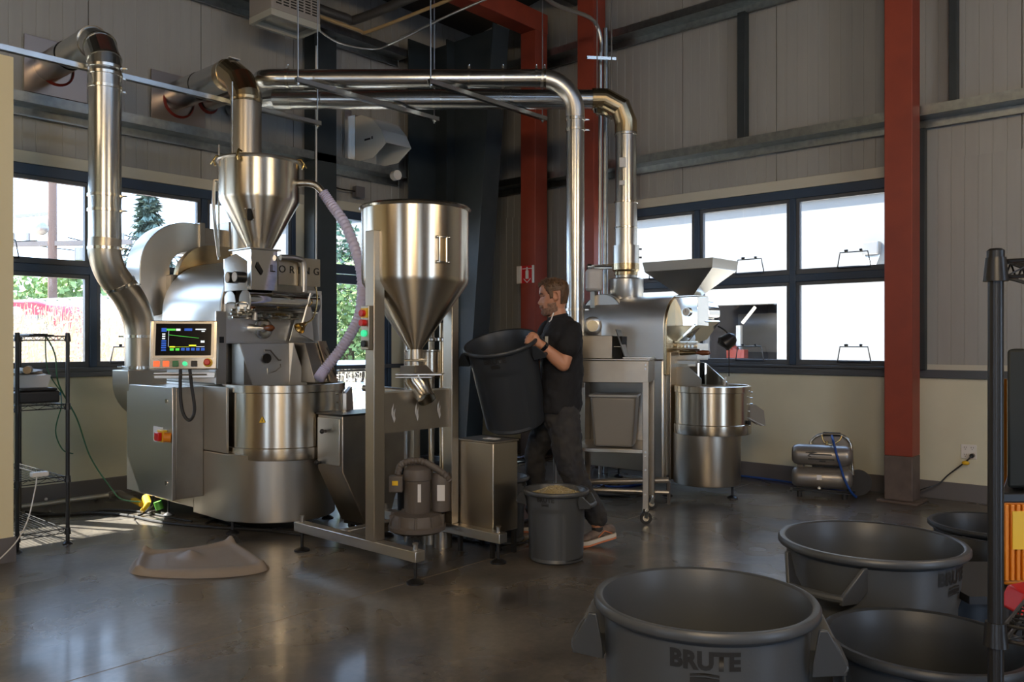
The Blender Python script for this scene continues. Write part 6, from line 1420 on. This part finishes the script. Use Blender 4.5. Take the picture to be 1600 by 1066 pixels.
# ================================================================ FLOOR MAT
fl_, fr2_, br_, bl_ = PF(194, 900), PF(436, 893), PF(366, 848), PF(214, 869)
ctr = (fl_+fr2_+br_+bl_)/4
t = thing('anti_fatigue_mat', 'taupe contoured rubber standing mat on the floor in front of the left roaster', 'mat', tuple(V((ctr.x, ctr.y, 0))))
nu, nv = 64, 48; vs = []; fwd = ((fl_+fr2_)/2-(br_+bl_)/2).normalized()
for i in range(nu+1):
    for j in range(nv+1):
        u, v = i/nu, j/nv; U, Vv = 2*u-1, 2*v-1          # v = 0 back, 1 front
        k = 1-.10*(U*U*Vv*Vv)**1.5
        uu, vv = .5+U*k/2, .5+Vv*k/2
        p = (bl_*(1-uu)+br_*uu)*(1-vv)+(fl_*(1-uu)+fr2_*uu)*vv + fwd*(.12*(1-U*U)*max(0, Vv)**1.5*1.0 + .05*(1-U*U)*(1-v)**2)
        e = min(1-abs(U), (1-abs(Vv))); rim = min(1, e/.12); rim = rim*rim*(3-2*rim)
        side = math.exp(-((1-abs(U)-.15)/.08)**2)*.018; back = math.exp(-((v-.10)/.055)**2)*(.010+.032*U*U); front = math.exp(-((1-v-.10)/.05)**2)*.014
        hump = .036*math.exp(-((U+.05)/.15)**2-((v-.42)/.13)**2)
        vs.append((p.x, p.y, .002+rim*(.020+side+back+front+hump)))
m = MB(); m.add(vs, [(i*(nv+1)+j, (i+1)*(nv+1)+j, (i+1)*(nv+1)+j+1, i*(nv+1)+j+1) for i in range(nu) for j in range(nv)])
m.build('mat_body', K['mat'], t, angle=70)
# ================================================================ FLOOR PIPES AND CABLES
t = thing('gas_pipe', 'grey gas pipe lying along the left wall with a yellow valve', 'pipe', (2.4, 6.6, 0))
gp = [PF(-20, 797, .06), PF(60, 789, .06), PF(130, 779, .06), PF(170, 774, .07)]
MB().tube(gp, .020, 12).build('pipe', mat('grey_pipe', (.28,.28,.26), .45, .4), t)
el = [PF(170, 774, .07), PF(186, 771, .07), PF(196, 776, .06), PF(212, 782, .05)]
MB().tube(smooth_path(el, 4), .027, 12).build('pipe_elbow', K['tank'], t)
tag(MB().tube([PF(206, 780, .05), PF(222, 788, .05)], .025, 10).tube([PF(228, 778, .10), PF(232, 790, .07), PF(222, 800, .03)], [.03, .03, .02], 10).build('yellow_valve', K['yellow'], t), 'yellow valve and flex')
tag(MB().cyl(PF(246, 784, .10), PF(250, 796, .04), .03).build('green_tap', mat('lime', (.12,.45,.05), .5), t), 'green tap'); MB().tube([PF(72, 790, .0), PF(72, 780, .10)], .012, 8).build('pipe_support', K['tank'], t); MB().tube([PF(150, 781, .0), PF(150, 776, .07)], .012, 8).build('pipe_support', K['tank'], t)
def cable(pts, r, label, m_='blackrub', z=None, nm='floor_cable'):
    z = z or r
    return tag(MB().tube(smooth_path([PF(px, py, z) for px, py in pts], 8), r, 8).build(nm, K[m_]), label, 'cable')
cable([(36, 806), (90, 804), (150, 802), (200, 806), (250, 816), (330, 824), (420, 829), (500, 834), (560, 824), (585, 800)], .011, 'thick black cable running on the floor from the left shelf to under the loader')
cable([(40, 800), (110, 804), (160, 797), (220, 800), (262, 808), (300, 815)], .008, 'thinner black cable crossing the thick one near the left wall')
cable([(322, 818), (345, 812), (380, 824), (440, 832), (470, 836)], .009, 'black cable bunched under the front of the left roaster')
tag(MB().tube(smooth_path([PF(240, 775, .16), PF(236, 790, .10), PF(228, 800, .03), PF(216, 806, .01)], 6), .009, 8).build('floor_cable', K['blackrub']), 'short black cable arching down over the yellow valve', 'cable')
cable([(925, 760), (955, 768), (990, 772), (1015, 765), (1000, 752), (960, 752), (930, 768), (940, 774), (985, 776)], .010, 'black cable coiled on the floor under the bench')
cable([(915, 748), (950, 760), (1000, 757), (1030, 750)], .008, 'blue cable on the floor behind the bench', 'blue')
cable([(690, 835), (740, 846), (800, 850), (830, 842), (880, 800), (930, 795)], .008, 'thin black cable on the floor behind the steel cabinet')
tag(MB().tube(smooth_path([PF(800, 712, .25)*1, P(812, 715, 6.0), P(826, 712, 6.1), P(840, 735, 6.3)], 5), .006, 6).build('blue_tube', K['blue']), 'thin blue tube by the legs of the man', 'tube')
q = P(867, 0, 6.6); t = thing('pipe_stand', 'small upright pipe fitting between the legs of the man', 'pipe', (q.x, q.y, 0))
MB().tube([(q.x, q.y, 0), (q.x, q.y, .42)], .014, 10).build('pipe', K['conduit'], t); MB().tube([(q.x, q.y, .14), (q.x, q.y, .20)], .024, 10).build('union', K['clamp'], t)
m = MB(); a = P(905, 0, 6.9); b = P(1045, 0, 6.75)
tag(MB().tube([(a.x, a.y, .16), (b.x, b.y, .20)], .025, 12).tube([(a.x, a.y, .10), (b.x, b.y, .10)], .018, 10).bar((a.x,a.y,0),(a.x,a.y,.18),.02).bar((b.x,b.y,0),(b.x,b.y,.2),.02).build('gas_train', K['tank']), 'pair of low grey pipes behind the lower shelf of the bench', 'pipe')
# ================================================================ OUTSIDE
gnd = tag(MB().box(-40, 60, 7.6, 90, -.35, -.25).box(7.85, 60, -40, 7.6, -.35, -.25).build('ground', mat('dusty_ground', (.50,.45,.37), .9, noise=((.40,.36,.30), .8))), 'pale dusty ground outside the windows', 'ground', kind='structure')
t = thing('utility_pole', 'brown wooden utility pole with cross arms outside the left window', 'pole', tuple(V((P(82,0,27).x, P(82,0,27).y, -.3))))
q = P(82, 0, 27); q.z = 2.5
MB().tube([(q.x, q.y, -.3), (q.x, q.y, 8.5)], [.15, .13], 14).build('pole', mat('pole_wood', (.16,.10,.075), .8), t)
MB().bar(q+V((0,0,2.05))-RX*2.8, q+V((0,0,2.15))+RX*2.6, .16).build('cross_arm', mat('arm_wood', (.20,.17,.15), .8), t)
MB().bar(q+V((0,0,3.0))-RX*1.2, q+V((0,0,3.1))+RX*.0, .10).build('cross_arm', K['tank'], t)
for k in (-1.3, -.8, 1.2, 2.3): MB().cyl(q+RX*k+V((0,0,2.2)), q+RX*k+V((0,0,2.45)), .07, seg=10).build('insulator', K['tank'], t)
MB().cyl(q+RX*.95+V((0,0,1.55)), q+RX*.95+V((0,0,1.95)), .2, seg=16).build('transformer', K['tank'], t)
q2 = P(64, 357, 26); MB().ball(q2, .22, 14, 10).build('street_lamp', K['tank'], t)
wires = MB()
for (z, s0) in ((2.35, -2.5), (2.30, 0.5), (2.4, 2.3)):
    pts = []
    for i in range(13):
        u = i/12; pts.append(q+RX*(s0*(1-u))+V((11*u, 1.0*u, z+.5*u-4*.5*u*(1-u))))
    wires.tube(pts, .02, 5)
for s0 in (-2.5, -.5): wires.tube([q+RX*s0+V((-20*i/8, -1.0*i, 2.2-.8*i/8-3*(i/8)*(1-i/8))) for i in range(9)], .02, 5)
tag(wires.build('overhead_wires', K['blackrub']), 'overhead wires strung from the utility pole', 'wire')
def conifer(p, hgt, rad_, label, z0=-.3):
    t = thing('conifer', label, 'tree', (p.x, p.y, z0)); MB().tube([(p.x, p.y, z0), (p.x, p.y, z0+hgt)], [.3, .03], 8).build('trunk', mat('bark', (.10,.07,.05), .9), t)
    m = MB(); rnd = random.Random(5)
    for i in range(520):
        u = rnd.random()**.8; z = z0+hgt*(.15+.85*u); r = rad_*(1-u)**.85*rnd.uniform(.5, 1.1)+.15; a = rnd.uniform(0, 6.28)
        o = V((p.x, p.y, z)); d_ = V((math.cos(a), math.sin(a), -.25)); s_ = V((-math.sin(a), math.cos(a), 0))
        for k in range(4):
            f0 = k/4; c = o+d_*r*(.25+.75*f0); w_ = .32*(1-f0*.6)*(.5+r*.3)
            m.add([c-s_*w_+V((0,0,-.1)), c+d_*.35, c+s_*w_+V((0,0,-.1)), c-d_*.2+V((0,0,.12))], [(0,1,2),(0,2,3)])
    m.build('foliage', mat('hazed_needle_green', (.13,.19,.16), .9), t, smooth=False); return t  # needle colour lightened to stand in for distance haze
conifer(P(232, 0, 34), 8.4, 2.5, 'tall conifer outside, right of the round left duct')
def leafy(px, d, w_, h_, label, col, n=900, z0=-.3, seed=1):
    p = P(px, 0, d); t = thing('leafy_tree', label, 'tree', (p.x, p.y, z0)); rnd = random.Random(seed); m = MB()
    for i in range(int(n*2.4)):
        a = rnd.uniform(0, 6.28); b = rnd.uniform(-1, 1); r = rnd.random()**.33; c = V((p.x, p.y, z0+h_*.55)) + RX*(w_*r*math.cos(a)*math.sqrt(1-b*b)) + FX*(w_*.6*r*math.sin(a)*math.sqrt(1-b*b)) + V((0,0,h_*.5*r*b))
        u = V((rnd.uniform(-1,1), rnd.uniform(-1,1), rnd.uniform(-1,1))).normalized()*.085*(d/20); v_ = u.orthogonal().normalized()*.065*(d/20); m.add([c-u, c+v_, c+u, c-v_], [(0,1,2,3)])
    m.build('foliage', col, t, smooth=False); MB().tube([(p.x, p.y, z0), (p.x, p.y, z0+h_*.6)], [.18, .08], 8).build('trunk', mat('bark2', (.12,.09,.06), .9), t); return t
lg = mat('leaf_green', (.17,.25,.08), .8, noise=((.26,.36,.12), 3)); dg = mat('leaf_blue_green', (.10,.17,.10), .8)
leafy(50, 33, 3.2, 4.6, 'green tree line left of the pole outside', lg, 1400, seed=2); leafy(118, 30, 1.6, 4.4, 'bright green tree right of the pole outside', lg, 800, seed=3); leafy(185, 17, .6, 1.2, 'round green shrub outside beside the left duct', lg, 500, seed=4)
leafy(545, 18, 1.1, 3.4, 'bright green tree seen through the glass door', lg, 1100, seed=5); leafy(520, 24, 1.0, 5.5, 'pale blue-green tree behind, in the door transom', dg, 800, seed=6); leafy(230, 40, 2.0, 3.6, 'low green tree at the foot of the conifer', dg, 500, seed=8)
leafy(600, 20, .8, 3.2, 'green tree glimpsed behind the funnel', lg, 500, seed=9)
# pale fence far behind and red trailer
t = thing('corrugated_fence', 'pale grey ribbed fence panels far outside the left windows', 'fence', tuple(V((P(150,0,24).x, P(150,0,24).y, 0))))
a = P(20, 0, 27); b = P(380, 0, 22); dv = (b-a); Lf = dv.length; dv.normalize(); nn_ = V((-dv.y, dv.x, 0)); k = int(Lf/.6); fm = mat('fence_grey', (.60,.58,.62), .6)
for i in range(k):
    c = a+dv*(i+.5)*Lf/k; c.z = .65; c.z = 1.2; MB().obox(c, dv*(Lf/k*.46), nn_*.03, V((0,0,1.5))).build('panel', fm, t)
MB().bar(V((a.x, a.y, 2.72)), V((b.x, b.y, 2.72)), .06, .05).build('rail', fm, t)
t = thing('red_trailer', 'red rounded trailer or truck body parked outside the left window', 'vehicle', tuple(V((P(50,0,20).x, P(50,0,20).y, -.3))))
a = P(-60, 0, 20); b = P(88, 0, 20); dv = (b-a).normalized(); nn_ = V((-dv.y, dv.x, 0)); Lf = (b-a).length
out = [(0, -.0), (0, 2.36), (Lf*.76, 2.36), (Lf*.90, 2.25), (Lf*.97, 2.0), (Lf, 1.6), (Lf, .0)]
MB().prism([a-V((0,0,a.z))+dv*u+V((0,0,z)) for u, z in out], nn_*1.6).build('body_shell', mat('truck_red', (.42,.03,.05), .4), t, bevel=.05)
c = a+dv*(Lf*.58)-nn_*.01; c.z = 2.05; tag(MB().cyl(c, c-nn_*.02, .17, seg=20).build('round_emblem', K['white'], t), 'white round emblem')
for u in (.35, .75): w_ = a+dv*Lf*u; MB().cyl(V((w_.x, w_.y, .05)), V((w_.x, w_.y, .05))+nn_*.3, .34, seg=20).build('wheel', K['blackrub'], t)
tag(MB().obox(P(48, 0, 12.5)*1+V((0,0,-P(48,0,12.5).z+.75)), RX*.22, FX*.2, V((0,0,1.0))+V((0,0,.0))).build('grey_bin', K['tank']), 'dark grey box in the weeds outside the left window', 'box')
fr = MB(); q = P(26, 0, 11.5); q.z = -.25
for i in range(4): fr.bar(q+RX*i*.12, q+RX*(i*.12+.10)+V((0,0,1.75+.07*i)), .025)
fr.bar(q+V((0,0,1.55)), q+RX*.5+V((0,0,2.0)), .03); fr.bar(q+V((0,0,1.35)), q+RX*.5+V((0,0,1.8)), .03)
tag(fr.build('white_rack', K['white']), 'white metal rack frame leaning outside in front of the red trailer', 'rack')
# dry weeds
def weeds(x0, x1, y0, y1, n, hm, label, seed, col=(.60,.47,.33)):
    rnd = random.Random(seed); m = MB()
    for i in range(n):
        x, y = rnd.uniform(x0, x1), rnd.uniform(y0, y1); h_ = hm*rnd.uniform(.5, 1.1); lean = V((rnd.uniform(-.25,.25), rnd.uniform(-.25,.25), 1)); b0 = V((x, y, -.27)); tp = b0+lean*h_
        m.add([b0-V((.006,0,0)), b0+V((.006,0,0)), tp+V((.003,0,0)), tp-V((.003,0,0))], [(0,1,2,3)])
        for k in range(6):
            c = b0+lean*h_*rnd.uniform(.45, 1.0)+V((rnd.uniform(-.09,.09), rnd.uniform(-.09,.09), 0)); u = V((rnd.uniform(-1,1), rnd.uniform(-1,1), rnd.uniform(-1,1))).normalized()*rnd.uniform(.02,.055); v_ = u.orthogonal().normalized()*.016
            m.add([c-u, c+v_, c+u, c-v_], [(0,1,2,3)])
    return tag(m.build('dry_weeds', mat('straw', col, .9, noise=((.70,.60,.48), 9)), smooth=False), label, 'weeds', kind='stuff')
weeds(1.0, 6.5, 9.6, 13.5, 3400, 1.95, 'tall dry pale weeds growing just outside the left windows', 3)
weeds(5.2, 8.0, 8.9, 12, 1100, 1.15, 'dry pale weeds outside the glass door', 4, (.66,.60,.48))
# parked car through the door
q = P(545, 0, 15); t = thing('parked_car', 'pale blue parked car glimpsed through the glass door', 'car', (q.x, q.y, -.3))
MB().prism([V((q.x,q.y,0))+RX*u+V((0,0,z)) for u, z in ((-1.3,.0),(-1.3,.5),(-.9,.6),(-.5,.98),(.5,.98),(.9,.62),(1.4,.5),(1.4,.0))], FX*1.6).build('car_body', mat('car_blue', (.30,.42,.62), .35), t, bevel=.05)
MB().prism([V((q.x,q.y,0))-FX*.01+RX*u+V((0,0,z)) for u, z in ((-.75,.62),(-.45,.92),(.42,.92),(.75,.62))], FX*-.01).build('car_window', K['screen'], t)
for u in (-.85, .9): c = V((q.x,q.y,.03))+RX*u; MB().cyl(c-FX*.02, c+FX*.2, .30, seg=18).build('wheel', K['blackrub'], t)
# white building opposite the right windows
BXx = 15.5
bw = mat('white_render', (.20,.20,.195), .7); bw2 = mat('white_soffit', (.15,.15,.16), .7)
t = thing('white_building', 'sunlit white building across the yard with a dark garage opening', 'building', (BXx, 6, -.3))
def yz(px, py): q = PX(px, py, BXx); return q.y, q.z
y1_, z1_ = yz(1098, 478); y0_, z0_ = yz(1214, 560)
m = MB(); m.box(BXx, BXx+.3, y1_, 30, -.3, 5.2); m.box(BXx, BXx+.3, -14, y0_, -.3, 5.2); m.box(BXx, BXx+.3, y0_, y1_, z1_, 5.2); m.build('wall', bw, t)
MB().box(BXx-.08, BXx, -14, 30, 4.05, 4.15).build('ledge', bw2, t); MB().box(BXx-.1, BXx+.3, -14, 30, 5.2, 5.32).build('eave', bw2, t)
for yy in (-6, 0, 12, 18): MB().box(BXx-.03, BXx, yy-.02, yy+.02, -.3, 4.05).build('wall_joint', bw2, t)
m = MB(); m.box(BXx+5, BXx+5.1, y0_-1, y1_+1, -.3, 4); m.box(BXx+.3, BXx+5, y1_+.8, y1_+.9, -.3, 4); m.box(BXx+.3, BXx+5, y0_-.9, y0_-.8, -.3, 4); m.box(BXx+.3, BXx+5, y0_-1, y1_+1, 3.9, 4); m.build('garage_interior', mat('garage_wall', (.20,.18,.20), .8), t)
a = PX(1160, 505, BXx+2.0); b = PX(1180, 480, BXx+2.0); tag(MB().tube([a, b+V((0,0,0))], .035, 8).build('tube_light', mat('tube_light', (.9,.9,.8), .5, emit=((1,.95,.8), 2.0)), t), 'glowing strip light')
q = PX(1190, 520, BXx+3); MB().obox(q, (0,.5,0), (.2,0,0), (0,0,.45)).build('shelf_boxes', K['tank'], t); 
q = PX(1152, 553, BXx+.8); tag(MB().obox(q, (0,.20,0), (.1,0,0), (0,0,.09)).ball(q+V((0,.06,.08)), .10, 10, 8).build('red_machine', mat('machine_red', (.25,.03,.015), .4), t), 'red machine'); q = PX(1155, 532, BXx+.9); MB().obox(q, (0,.05,0), (.05,0,0), (0,0,.32)).build('white_post', K['white'], t)
q = PX(1362, 388, BXx-.1); t = thing('wall_lamp', 'small grey lamp fixture on the white building near the big red column', 'lamp', (q.x, q.y, q.z)); MB().obox(q, (.10,0,0), (0,.14,0), (0,0,.12)).build('lamp_body', K['tank'], t, bevel=.02); MB().prism([q+V((0,.14,-.12)), q+V((0,-.14,-.12)), q+V((-.2,-.14,-.3)), q+V((-.2,.14,-.3))], V((0,0,-.02))).build('lamp_shade', K['white'], t)
